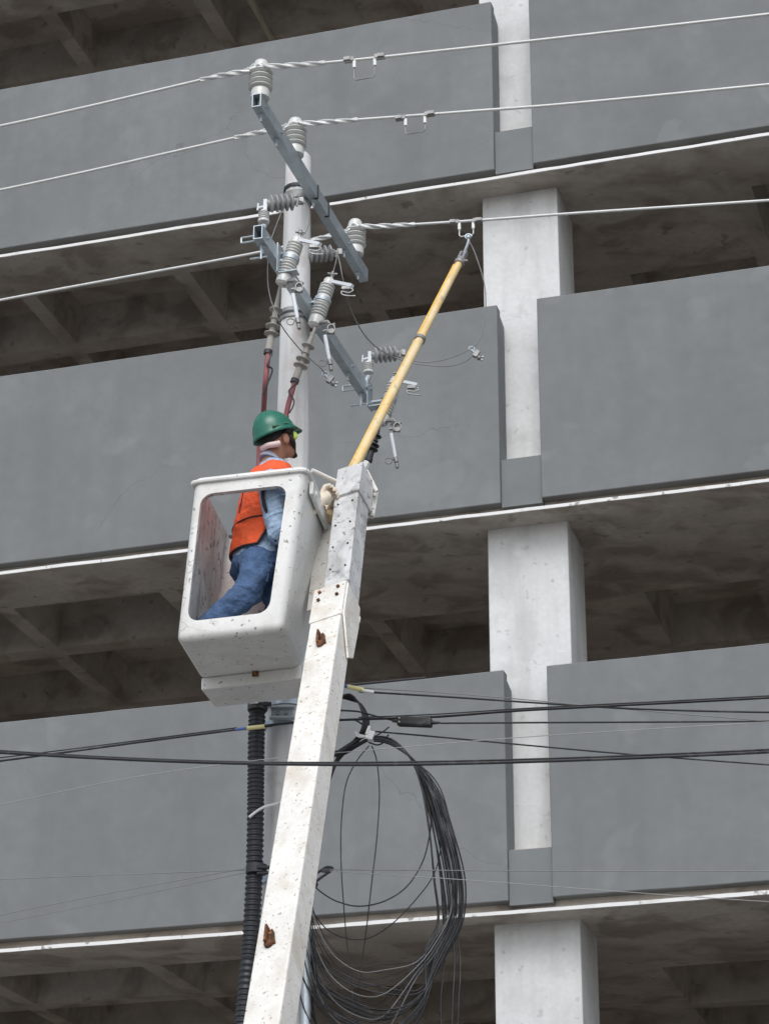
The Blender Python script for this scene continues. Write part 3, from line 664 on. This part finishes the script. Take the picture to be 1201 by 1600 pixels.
# joints
HEAD = p3(432, 690, .0); NECK = p3(425, 722, .02); CHEST = p3(412, 775, .03); WAIST = p3(404, 838, .04); HIP = p3(402, 880, .05)
SHR, ELR, WRR, HAR = p3(424, 757, -.17), p3(437, 834, -.16), p3(497, 786, .0), p3(516, 770, .10)
SHL, ELL, WRL, HAL = p3(424, 755, .20), p3(462, 800, .28), p3(505, 800, .24), p3(520, 790, .2)
HR, KR = p3(400, 890, -.07), p3(384, 930, -.12); AR = B(.14, .36, .15); TR_ = AR + bx * .12
HL, KL = p3(412, 890, .12), p3(436, 940, .06); AL = B(.72, .62, .15); TL_ = AL + bx * .09
fwd = Vector((.86, .50, 0)).normalized(); rgt = Vector((.50, -.86, 0)).normalized()
hz = (FZ - fwd * .20).normalized(); hx = (fwd - hz * fwd.dot(hz)).normalized(); hy = hz.cross(hx)
b = MB()
HC = p3(433, 686, .0)
b.ball(HC, .088, 24, (hx, hy, hz), (1.06, .86, 1.15))                    # skull
b.ball(HC + hx * .035 - hz * .055, .060, 20, (hx, hy, hz), (1.05, .95, 1.0))    # jaw
b.ball(HC + hx * .078 - hz * .092, .022, 12)                              # chin
b.ball(HC + hx * .098 - hz * .030, .015, 12, (hx, hy, hz), (1.1, .8, 1.5))         # nose
b.ball(HC + hx * .090 - hz * .065, .016, 12, (hx, hy, hz), (.8, 1.3, .7))         # lips
for s_ in (-1, 1): b.ball(HC + hx * .005 + hy * .084 * s_ - hz * .030, .032, 14, (hx, hy, hz), (.75, .38, 1.1))
capsule(b, HC - hz * .07 - hx * .02, NECK - FZ * .02, .056, .060)
capsule(b, CHEST, WAIST, .12, .11); capsule(b, WAIST, HIP, .11, .13); capsule(b, p3(420, 745, .1), p3(428, 745, -.08), .08, .08); capsule(b, NECK, CHEST, .06, .12)
capsule(b, SHR, ELR, .048, .040); capsule(b, ELR, WRR, .038, .026)
capsule(b, SHL, ELL, .048, .040); capsule(b, ELL, WRL, .038, .026)
for h, k, a_ in ((HR, KR, AR), (HL, KL, AL)): capsule(b, h, k, .085, .06); capsule(b, k, a_, .058, .038)
def hand(mb, wr, hc, curl_ax, r=1.0, thumb=1):
    """palm + four fingers wrapped round the stick axis + thumb leaving the palm's side"""
    d = (hc - wr).normalized(); ax = curl_ax.normalized(); ax = (ax - d * ax.dot(d)).normalized(); n = d.cross(ax)
    pc = wr.lerp(hc, .6); mb.ball(pc, .045 * r, 16, (d, ax, n), (1.05, .95, .42))
    capsule(mb, wr, pc, .026 * r, .030 * r, 12)
    for i, L in enumerate((.040, .045, .042, .034)):
        o = ax * ((i - 1.5) * .020 * r); p0 = pc + d * .035 + o; p1 = p0 + d * L * .8 + n * .008; p2 = p1 + n * L * .75 - d * .004; p3_ = p2 - d * L * .6 + n * .004
        for q0, q1, ra, rb in ((p0, p1, .0105, .010), (p1, p2, .010, .0092), (p2, p3_, .0092, .008)): capsule(mb, q0, q1, ra * r, rb * r, 8)
    t0 = pc + ax * .036 * thumb - d * .010; t1 = t0 + ax * .020 * thumb + d * .026 + n * .014; t2 = t1 + d * .026 + n * .018 - ax * .006 * thumb
    capsule(mb, t0, t1, .013 * r, .0115 * r, 8); capsule(mb, t1, t2, .0115 * r, .0095 * r, 8)
stick = HT - HB
hand(b, WRR, HAR, stick, 1.0, 1); hand(b, WRL, HAL, stick, 1.0, -1)
remesh(b, 'body', 'skin', worker, .0055, 2)
gl = MB(); hand(gl, WRR, HAR, stick, 1.13, 1); capsule(gl, ELR.lerp(WRR, .72), WRR, .042, .036)
remesh(gl, 'glove', 'glove', worker, .006, 1)
gl = MB(); hand(gl, WRL, HAL, stick, 1.13, -1); capsule(gl, ELL.lerp(WRL, .7), WRL, .042, .034)
remesh(gl, 'glove', 'glove', worker, .006, 1)
# shirt
s = MB()
def ell(m, c, a, bb, hgt, ax=(fwd, rgt, FZ)): m.ball(c, 1, 24, ax, (a, bb, hgt))
def trunk(m, g, secs):
    vs = []; fs = []; n = 28
    for c, a, bb in secs:
        for i in range(n):
            q = 2 * pi * i / n; vs.append(c + fwd * (cos(q) * (a + g)) + rgt * (sin(q) * (bb + g)))
    for j in range(len(secs) - 1):
        for i in range(n): k = (i + 1) % n; fs.append((j * n + i, j * n + k, (j + 1) * n + k, (j + 1) * n + i))
    m.add(vs, fs, True); m.add(vs[:n], [tuple(range(n))]); m.add(vs[-n:], [tuple(range(n))])
SEC = [(p3(427, 722, .02), .060, .070), (p3(424, 734, .02), .085, .13), (p3(420, 752, .02), .115, .185), (p3(415, 780, .03), .125, .19), (p3(409, 810, .035), .125, .175), (p3(404, 838, .04), .120, .160), (p3(401, 866, .05), .125, .165), (p3(400, 885, .05), .13, .17)]
trunk(s, .0, SEC)
capsule(s, SHR, ELR, .082, .068); capsule(s, ELR, ELR.lerp(WRR, .55), .052, .044); capsule(s, SHL, ELL, .066, .054); capsule(s, ELL, ELL.lerp(WRL, .6), .052, .042)
for k in range(9):      # sleeve folds
    c = SHR.lerp(ELR, .18 + k * .10); s.lathe(c - (ELR - SHR).normalized() * .006, (ELR - SHR) + Vector((.06, 0, .05 * (-1) ** k)), [(0, .056), (.006, .082 - .0016 * k + .003 * (k % 3)), (.014, .056)], 14)
remesh(s, 'shirt', 'shirt', worker, .0055, 1, .026, .06)
m = MB(); m.lathe(NECK + FZ * .0 - fwd * .012, FZ + fwd * .45, [(-.005, .072), (.02, .070), (.036, .066), (.034, .060), (-.005, .064)], 20); m.build('shirt_collar', mat('pale_striped_collar', (.42, .46, .56), .8), worker)
m = MB(); c = ELR; m.ball(c, .062, 16, frame(WRR - ELR), (1, 1, 1.05)); capsule(m, c, c.lerp(WRR, .42), .060, .050); remesh(m, 'elbow_sleeve', 'trim', worker, .007, 1)
# vest
v = MB(); trunk(v, .016, [SEC[1], SEC[2], SEC[3], SEC[4], (p3(406, 828, .04), .121, .165)])
# rear flap reaching over the hips: partial ring
n = 20; vs = []; fs = []
for j, (c, a, bb) in enumerate([SEC[4], SEC[5], (p3(402, 856, .05), .128, .165), (p3(402, 868, .05), .132, .17)]):
    for i in range(n + 1):
        q = radians(100 + (j > 1) * 12 + (j > 2) * 12 + (180 - (j > 1) * 14 - (j > 2) * 12) * i / n)
        for g_ in (.002, .020): vs.append(c + fwd * (cos(q) * (a + g_)) + rgt * (sin(q) * (bb + g_)))
W2 = 2 * (n + 1)
for j in range(3):
    for i in range(n):
        for g_ in (0, 1): fs.append((j * W2 + 2 * i + g_, j * W2 + 2 * i + 2 + g_, (j + 1) * W2 + 2 * i + 2 + g_, (j + 1) * W2 + 2 * i + g_))
    for i in (0, n): fs.append((j * W2 + 2 * i, j * W2 + 2 * i + 1, (j + 1) * W2 + 2 * i + 1, (j + 1) * W2 + 2 * i))
for j in (0, 3):
    for i in range(n): fs.append((j * W2 + 2 * i, j * W2 + 2 * i + 1, j * W2 + 2 * i + 3, j * W2 + 2 * i + 2))
v.add(vs, fs, True)
vo = remesh(v, 'vest', 'vest', worker, .006, 2, .026, .11)
# binding: armhole ring, waist seam, hem
tr = MB()
ringc = SHR.lerp(p3(428, 790, -.16), .45)
pts = [];
for i in range(22):
    q = 2 * pi * i / 22; pts.append(ringc - FZ * .03 + fwd * (.085 * cos(q)) + FZ * (.12 * sin(q)) + rgt * (.030 + .012 * cos(q * 2)))
tr.tube(pts, .010, 8, closed=True)
def ringpt(c, a, bb, q, g_=.03): return c + fwd * (cos(q) * (a + g_)) + rgt * (sin(q) * (bb + g_))
c, a, bb = p3(406, 826, .04), .122, .166
tr.tube([ringpt(c, a, bb, radians(60 + 215 * i / 24), .024) for i in range(25)], .0045, 6)
c, a, bb = p3(402, 868, .05), .132, .17
tr.tube([ringpt(c, a, bb, radians(124 + 145 * i / 24), .014) for i in range(25)] , .006, 6)
tr.tube([ringpt(SEC[4][0], .125, .175, radians(96), .022), ringpt(SEC[5][0], .12, .16, radians(100), .022), ringpt(p3(400, 858, .05), .135, .17, radians(112), .016), ringpt(c, a, bb, radians(124), .014)], .007, 6)
tr.build('vest_binding', M['trim'], worker)
m = MB(); m.tube([SEC[2][0] - fwd * .135 + rgt * k * .0 for k in (0, 1)][:1] + [SEC[3][0] - fwd * .146, SEC[4][0] - fwd * .146], .003, 5); m.build('vest_seam', M['trim'], worker)
# jeans
j = MB(); ell(j, p3(401, 884, .05), .145, .175, .11); capsule(j, HR, KR, .098, .078); capsule(j, KR, AR, .076, .062); capsule(j, HL, KL, .098, .078); capsule(j, KL, AL, .074, .060)
for a0, a1, r0, ks in ((HR, KR, .094, (.15, .4, .7, .95)), (KR, AR, .074, (.15, .35, .55, .75)), (HL, KL, .094, (.3, .7)), (KL, AL, .072, (.2, .45, .7))):
    for kk, k in enumerate(ks):
        c = a0.lerp(a1, k); j.lathe(c, (a1 - a0).normalized() + Vector((.25, -.1, .35)) * (-1) ** kk, [(-.012, r0 * .8), (0, r0 * (1.06 - .15 * k)), (.012, r0 * .8)], 18)
remesh(j, 'jeans', 'jeans', worker, .007, 2, .05, .12)
m = MB(); m.box(p3(408, 893, -.145), (.09, .012, .11), (fwd, rgt, (FZ + fwd * .1).normalized())); m.build('jeans_pocket', M['jeans'], worker, bevel=.004)
for a_, t_ in ((AR, TR_), (AL, TL_)):
    m = MB(); capsule(m, a_, a_ - FZ * .01, .055, .05); capsule(m, a_ - FZ * .03, t_ - FZ * .035, .042, .038); remesh(m, 'boot', 'boot', worker, .008, 2)
# hair
m = MB(); m.ball(HC - hx * .014 + hz * .018, .090, 20, (hx, hy, hz), (1.04, .88, 1.06)); o_ = m
remesh(m, 'hair', 'hair', worker, .008, 1)
m = MB(); m.tube(smoothpath([HC + hy * -.082 + hx * .03 - hz * .01, HC + hy * -.074 + hx * .055 - hz * .05, HC + hx * .093 - hz * .075, HC + hx * .088 - hz * .105 + hy * -.01, HC + hy * .06 + hx * .06 - hz * .06], 5), .014, 8); m.build('beard', M['hair'], worker)
# goggles
m = MB()
for s_ in (-1, 1): m.ball(HC + hx * .086 + hy * .036 * s_ + hz * .002, .027, 14, (hx, hy, hz), (.55, 1.15, .95))
m.ball(HC + hx * .072 - hy * .066 + hz * .0, .026, 12, (hx, hy, hz), (1.0, .45, 1.0)); m.build('goggles', M['lens'], worker)
m = MB(); m.tube([HC + hx * .05 - hy * .083 - hz * .02, HC + hx * .055 - hy * .083 + hz * .03], .007, 6); m.tube([HC + hx * .05 - hy * .083 + hz * .005, HC - hy * .090 + hz * .01], .006, 6); m.build('goggle_strap', M['trim'], worker)
# helmet
hh = (FZ + fwd * -.0 + hx * -.0).normalized(); q_t = radians(-20)
ax_ = (hx * cos(q_t) - hz * sin(q_t)).normalized(); az_ = ax_.cross(hy) * -1
if az_.z < 0: az_ = -az_
ax_ = hx * cos(radians(14)) + hz * sin(radians(14)); az_ = hz * cos(radians(14)) - hx * sin(radians(14))
HCc = HC + hz * .026 - hx * .014
vs = []; fs = []; seg = 40; rings = 14
for jn in range(rings + 1):
    th = (pi / 2 * 1.06) * jn / rings
    for i in range(seg):
        q = 2 * pi * i / seg
        rr = sin(min(th, pi / 2)) if th < pi / 2 else 1.0 + .02 * (th - pi / 2)
        ridge = .006 * math.exp(-(math.sin(q) * sin(th) / .16) ** 2) if th < 1.35 else 0
        flare = .012 if jn == rings else (.005 if jn == rings - 1 else 0)
        front = max(0, cos(q)) ** 6
        brim = .045 * front if jn == rings else (.020 * front if jn == rings - 1 else 0)
        vs.append(HCc + ax_ * ((.124 * rr + flare + brim) * cos(q)) + hy * ((.108 * rr + flare) * sin(q)) + az_ * (.140 * cos(th) + ridge + (-.008 * front if jn == rings else 0)))
for jn in range(rings):
    for i in range(seg): k = (i + 1) % seg; fs.append((jn * seg + i, (jn + 1) * seg + i, (jn + 1) * seg + k, jn * seg + k))
m = MB().add(vs, fs, True); ho = m.build('helmet', M['helmet'], worker); sdm = ho.modifiers.new('t', 'SOLIDIFY'); sdm.thickness = .004; sdm.offset = 1
m = MB(); m.box(HCc - hy * .108 - ax_ * .045 + az_ * .022, (.045, .010, .008), (ax_, hy, az_)); m.box(HCc - hy * .113 + ax_ * .025 + az_ * .022, (.035, .006, .005), (ax_, hy, az_)); m.build('helmet_slot', mat('faded_green_slot', (.08, .2, .12), .4), ho)
m = MB(); 
pth = [HC - hx * .098 + hy * .02 - hz * .055, HC - hx * .092 - hy * .04 - hz * .060, HC - hx * .065 - hy * .075 - hz * .066, HC - hx * .042 - hy * .084 - hz * .062]
m.tube(smoothpath(pth, 4), .017, 10); m.build('neck_pad', M['pink'], worker)

# ---------------------------------------------------------------- conduits, low hardware
LY = PY - .18
cp = [at(402, 1092, LY), at(400, 1160, LY), at(399, 1260, LY), at(397, 1360, LY), at(392, 1460, LY), at(385, 1540, LY), at(379, 1610, LY), at(372, 1700, LY), at(366, 1800, LY)]
cp = smoothpath(cp, 16); fin = []
for a, b_ in zip(cp, cp[1:]):
    L = (b_ - a).length; kk = max(1, int(L / .006))
    for i in range(kk): fin.append(a.lerp(b_, i / kk))
rr = [.050 if (i // 2) % 2 else .0435 for i in range(len(fin))]
tag(MB().tube(fin, rr, 20).build('corrugated_conduit', M['conduit']), 'thick black corrugated conduit running down left of the pole', 'conduit')
tag(MB().tube([at(478, 1438, PY - .13), at(477, 1600, PY - .13), at(474, 1900, PY - .13)], .027, 14).build('steel_conduit', M['galv']), 'straight grey steel conduit on the right side of the pole base', 'conduit')
hw = thing('cable_bracket', at(440, 1115, PY - .15), 'pale steel bracket with two bolts strapped to the pole under the bucket', 'bracket')
c = at(441, 1116, PY - .15)
m = MB(); m.box(c, (.13, .03, .065)); m.box(c + Vector((0, -.02, .032)), (.14, .06, .012)); m.box(c + Vector((0, -.02, -.032)), (.15, .05, .010)); m.build('plate', M['galv'], hw, bevel=.004)
m = MB(); m.cyl(c + Vector((-.025, -.015, 0)), c + Vector((-.025, -.035, 0)), .011, seg=6); m.cyl(c + Vector((.02, -.015, 0)), c + Vector((.02, -.035, 0)), .011, seg=6); m.build('bolt', M['steel'], hw)
for zz in (1098, 1128):
    z_ = at(445, zz, PY - .1).z; m = MB(); m.lathe((px, py, z_ - .012), FZ, [(0, prad(z_) + .003), (0, prad(z_) + .012), (.03, prad(z_) + .012), (.03, prad(z_) + .003)], 24); m.build('strap', M['galv'], hw)
hb_ = thing('conduit_clamp', at(403, 1104, LY), 'black clamp with a white lug at the top of the corrugated conduit', 'clamp')
m = MB(); c = at(402, 1104, LY - .03); m.lathe(c - FZ * .025, FZ, [(0, .052), (0, .058), (.05, .058), (.05, .052)], 20); m.cyl(c + Vector((-.0, -.05, 0)), c + Vector((.08, -.03, .005)), .014); m.build('ring', M['band'], hb_)
m = MB(); m.box(c + Vector((-.02, -.055, .005)), (.05, .02, .015)); m.ball(c + Vector((.03, -.06, .02)), .014); m.build('lug', M['tapeW'], hb_)
tag(MB().tube(smoothpath([at(389, 1277, LY - .07), at(400, 1268, LY - .07), at(415, 1260, LY - .05), at(440, 1254, PY - .14)], 5), .008, 8).build('cable_tie', M['tapeW']), 'white plastic tie holding the corrugated conduit to the pole', 'cable tie')
lh = thing('dead_end_clamp', at(408, 1360, LY), 'dark steel clamp between conduit and pole low down', 'clamp')
c = at(410, 1360, LY - .02); m = MB(); m.lathe(c + Vector((-.035, 0, -.02)), FZ, [(0, .054), (0, .060), (.05, .060), (.05, .054)], 20); m.cyl(c + Vector((-.03, -.06, 0)), c + Vector((.08, -.03, .01)), .010); m.cyl(c + Vector((-.03, -.06, -.035)), c + Vector((.08, -.03, -.02)), .008); m.build('jaw', M['band'], lh)
rh = thing('cable_hanger', at(505, 1365, PY), 'dark steel hook with thimble right of the pole, low down', 'hook')
c = at(512, 1362, PY - .05); m = MB(); m.tube(smoothpath([at(488, 1382, PY - .05), at(500, 1372, PY - .05), at(519, 1358, PY - .05), at(510, 1355, PY - .05), at(498, 1362, PY - .05), at(486, 1368, PY - .05)], 5), .008, 8); m.box(at(509, 1360, PY - .05), (.05, .02, .022)); m.ball(at(491, 1382, PY - .05), .02); m.cyl(at(460, 1372, PY - .02), at(492, 1380, PY - .05), .012); m.build('hook', M['band'], rh)
z_ = at(445, 1372, PY - .1).z; MB().lathe((px, py, z_ - .02), FZ, [(0, prad(z_) + .003), (0, prad(z_) + .010), (.04, prad(z_) + .010), (.04, prad(z_) + .003)], 24).build('band', M['galv'], rh)

# ---------------------------------------------------------------- communication cables
def cable(P, Y, r, mt, name, label, cat='cable', n=6):
    if not isinstance(Y, (list, tuple)): Y = [Y] * len(P)
    return tag(MB().tube(smoothpath([at(a, b, y) for (a, b), y in zip(P, Y)], n), r, 8).build(name, M[mt]), label, cat)
def along_t(P, t0, r, mt, name, label, n=6):
    return tag(MB().tube(smoothpath([onp(a, b, t0) for a, b in P], n), r, 8).build(name, M[mt]), label, 'cable')
tp = Vector((px, py, 0)).dot(FY)
# front pair crossing before the boom
along_t([(-200, 1163), (0, 1176), (200, 1187), (400, 1193.5), (600, 1195), (800, 1191), (1000, 1184), (1201, 1175), (1400, 1164)], 9.2, .0065, 'black', 'overhead_cable', 'black cable crossing in front of the boom, lower of the close pair')
along_t([(-200, 1158), (0, 1173), (200, 1184.5), (400, 1191), (600, 1191), (800, 1187), (1000, 1180), (1201, 1171), (1400, 1160)], 9.25, .0045, 'black', 'overhead_cable', 'black cable crossing in front of the boom, upper of the close pair')
along_t([(-200, 1213), (0, 1189), (200, 1162), (330, 1145), (386, 1138)], tp - .2, .007, 'black', 'overhead_cable', 'black cable rising from the left edge to the blue and yellow sleeve')
along_t([(-200, 1206), (0, 1184), (200, 1159), (330, 1142), (370, 1137)], tp - .2, .004, 'black', 'overhead_cable', 'thin steel strand lying on the cable left of the conduit')
along_t([(414, 1134), (440, 1131), (480, 1127), (560, 1124), (680, 1120), (800, 1111), (950, 1103), (1201, 1090), (1400, 1077)], tp - .2, .0075, 'black', 'overhead_cable', 'thick black cable running right from the pole bracket, the highest at the right edge')
along_t([(560, 1121), (680, 1116), (800, 1108), (950, 1100), (1201, 1087), (1400, 1074)], tp - .22, .004, 'black', 'overhead_cable', 'thin strand lying on the highest black cable right of the boom')
s_ = thing('cable_sleeve', onp(400, 1136, tp - .22), 'yellow cable sleeve with blue tape lying across the corrugated conduit', 'cable sleeve')
MB().cyl(onp(386, 1138, tp - .27), onp(413, 1135, tp - .27), .013).build('sleeve', M['tapeY'], s_); MB().cyl(onp(368, 1140, tp - .25), onp(386, 1138, tp - .27), .009).build('tape', M['tapeB'], s_); MB().cyl(onp(413, 1135, tp - .27), onp(424, 1134, tp - .2), .007).build('cable_tail', M['black'], s_)
s_ = thing('cable_sleeve', onp(560, 1075, tp - .2), 'yellow and white cable sleeve with blue end, just right of the boom', 'cable sleeve')
MB().cyl(onp(543, 1073, tp - .2), onp(567, 1078, tp - .2), .013).build('sleeve', M['tapeY'], s_); MB().cyl(onp(530, 1069, tp - .2), onp(543, 1073, tp - .2), .012).build('tape', M['tapeB'], s_); MB().cyl(onp(566, 1079, tp - .2), onp(584, 1082, tp - .2), .010).build('white_end', M['tapeW'], s_); MB().cyl(onp(560, 1080, tp - .19), onp(568, 1081, tp - .19), .008).build('green_tape', M['tapeG'], s_)
along_t([(583, 1082), (700, 1089), (850, 1099), (1000, 1108), (1201, 1113), (1400, 1114)], tp - .2, .006, 'black', 'overhead_cable', 'black cable leaving the white-ended sleeve to the right')
along_t([(470, 1068), (583, 1076), (700, 1083), (850, 1096), (1000, 1110), (1201, 1127), (1400, 1143)], tp - .1, .003, 'wire', 'overhead_cable', 'thin grey wire above the white-ended sleeve, dipping to the right')
along_t([(688, 1130), (850, 1129), (1201, 1127), (1400, 1124)], tp - .2, .0055, 'black', 'overhead_cable', 'level black cable leaving the splice box to the right')
along_t([(586, 1143), (700, 1153), (850, 1167), (1000, 1180), (1201, 1195), (1400, 1208)], tp - .15, .005, 'black', 'overhead_cable', 'thin black cable sloping down right from the tied coil top')
along_t([(-200, 1296), (0, 1257), (200, 1216), (400, 1188), (600, 1170), (800, 1153), (1000, 1140), (1201, 1128), (1400, 1115)], tp - 1.5, .0022, 'palewire', 'overhead_wire', 'hair-thin pale wire rising to the right across the boom')
along_t([(-200, 1383), (0, 1374), (200, 1366), (400, 1359)], tp - .2, .0025, 'wire', 'overhead_wire', 'thin grey wire reaching the low conduit clamp, upper one')
along_t([(-200, 1476), (0, 1430), (200, 1390), (400, 1354)], tp - .2, .0025, 'wire', 'overhead_wire', 'thin grey wire rising to the low conduit clamp, lower one')
along_t([(515, 1359), (700, 1360), (900, 1361), (1201, 1361), (1400, 1360)], tp - .1, .0028, 'wire', 'overhead_wire', 'thin level grey wire leaving the low hook to the right')
along_t([(515, 1361), (700, 1373), (900, 1388), (1050, 1399), (1201, 1409), (1400, 1420)], tp - .2, .0022, 'palewire', 'overhead_wire', 'thin pale wire sloping down right from the low hook')
along_t([(-200, 1478), (0, 1442), (200, 1402), (390, 1362)], tp - .2, .002, 'wire', 'overhead_wire', 'faintest grey wire below the others at the lower left')
# splice box
sb = thing('splice_box', onp(648, 1137, tp - .2), 'small black splice closure hanging on the cable right of the boom', 'splice box')
a, b_ = onp(620, 1127, tp - .22), onp(674, 1129, tp - .22); xx = (b_ - a).normalized()
m = MB(); m.box((a + b_) / 2, ((b_ - a).length, .05, .056), (xx, FY, FZ)); m.build('case', M['black'], sb, bevel=.010)
m = MB(); m.cyl(b_, b_ + xx * .05, .012, .006); m.cyl(a, a - xx * .03, .010, .006); m.build('gland', M['black'], sb)
m = MB(); [m.cyl(a + xx * .02 + FZ * q - FY * .026, a + xx * .02 + FZ * q - FY * .031, .006, seg=8) for q in (-.012, .012)]; m.build('screw', M['steel'], sb)
cable([(530, 1110), (560, 1112), (590, 1120), (620, 1127)], PY - .2, .0055, 'black', 'overhead_cable', 'short black cable feeding the splice box from behind the boom')
# coil of spare cable: one thing, every loop a part
CY = PY - .12
coil = thing('cable_coil', at(578, 1150, CY), 'large hanging coil of black spare cable tied right of the pole', 'cable coil')
rnd = random.Random(3)
def loop(P, r, dy=0, mt='black'): MB().tube(smoothpath([at(a, b, CY + dy + .03 * sin(i * 1.3)) for i, (a, b) in enumerate(P)], 8), r, 7).build('cable_loop', M[mt], coil)
for i in range(22):                                            # outer bundle
    f = i / 21; o = rnd.uniform(-1, 1); dx = (f - .5)
    bx_ = 704 + dx * 44 + o * 7; low = 1530 + rnd.uniform(-8, 90) * 1.0
    left = rnd.uniform(455, 480); bot = low + rnd.uniform(10, 50)
    P = [(584 + o, 1150 + f * 8), (612 + o * 2, 1155 + f * 9), (645 + dx * 10, 1185 + f * 6), (672 + dx * 28, 1235 + o * 5), (691 + dx * 38 + o * 3, 1305), (bx_, 1375), (bx_ + 6 - f * 10, 1440)]
    if i in (4, 9, 13): P += [(bx_ + 6, 1500), (bx_ + 2 + o * 4, 1560), (bx_ - 2, 1640), (bx_ - 30, 1720)]
    else: P += [(bx_ - 14 - 18 * f, 1490 + f * 6), (660 - f * 8, 1545 + .35 * (bot - 1540)), (600, bot + 2), (545, bot - 14), (500, bot - 45), (left + 14, bot - 95), (left, bot - 190)]
    loop(P, rnd.uniform(.0036, .0052), rnd.uniform(-.07, .08))
for i in range(11):                                             # thinner inner sweeps
    yy = 1470 + i * 11 + rnd.uniform(-5, 5); f = i / 10
    loop([(700 + f * 8, 1380), (702 + f * 4, 1425), (680, 1462 + f * 26), (650, 1500 + f * 28), (600, yy + 36), (560, yy + 38), (520, yy + 12), (495, yy - 32), (478, yy - 90)], .0028, rnd.uniform(-.06, .06), 'wire' if i % 3 == 1 else 'black')
loop([(672, 1270), (671, 1300), (660, 1345), (635, 1385), (600, 1408), (560, 1416), (525, 1408), (500, 1393), (488, 1380)], .004)
loop([(684, 1300), (687, 1330), (675, 1370), (645, 1410), (610, 1445), (575, 1466), (540, 1466), (510, 1452), (485, 1420)], .0035)
loop([(576, 1165), (556, 1190), (540, 1225), (533, 1280), (532, 1340), (536, 1410), (542, 1480), (550, 1550), (556, 1640), (560, 1720)], .0034)
loop([(580, 1165), (588, 1190), (592, 1240), (588, 1310), (580, 1380), (572, 1450), (562, 1530), (556, 1640), (553, 1720)], .0036)
for i in range(5):                                            # small upper ring from behind the boom
    o = (i - 2) * 2.2
    loop([(525, 1090 - o * .3), (545, 1089 + o), (562 + o * .5, 1100 + o * .3), (571 + o, 1125), (566 + o, 1145), (553 + o, 1160), (538, 1173 + o), (525, 1190 + o), (515, 1215 + o), (508, 1240)], .0055, i * .012)
for i in range(4): loop([(510, 1176 + i * 2), (535, 1172 + i * 2.5), (556, 1163 + i * 1.5), (575, 1154 + i), (590, 1153)], .0055, -.02 + i * .01)
loop([(575, 1160), (590, 1164), (600, 1158), (606, 1148)], .0045); loop([(586, 1150), (598, 1143), (607, 1136)], .004)
m = MB(); c = at(577, 1150, CY - .03); m.box(c, (.05, .05, .055), frame(Vector((.3, 0, 1)))); m.cyl(c + Vector((-.02, -.02, 0)), c + Vector((0, -.02, .055)), .010); m.build('white_tie', M['tapeW'], coil, bevel=.006)
m = MB(); [m.tube(smoothpath([at(553 + i, 1143 + i * 3, CY - .02), at(562, 1148 + i * 2, CY - .03), at(574, 1150, CY - .04)], 4), .0035, 6) for i in range(3)]; m.build('tie_tail', M['tapeW'], coil)
m = MB(); m.tube([at(552, 1123, CY), at(568, 1133, CY)], .006, 6); m.tube([at(505, 1190, CY), at(570, 1148, CY)], .012, 8); m.build('support_rod', M['band'], coil)
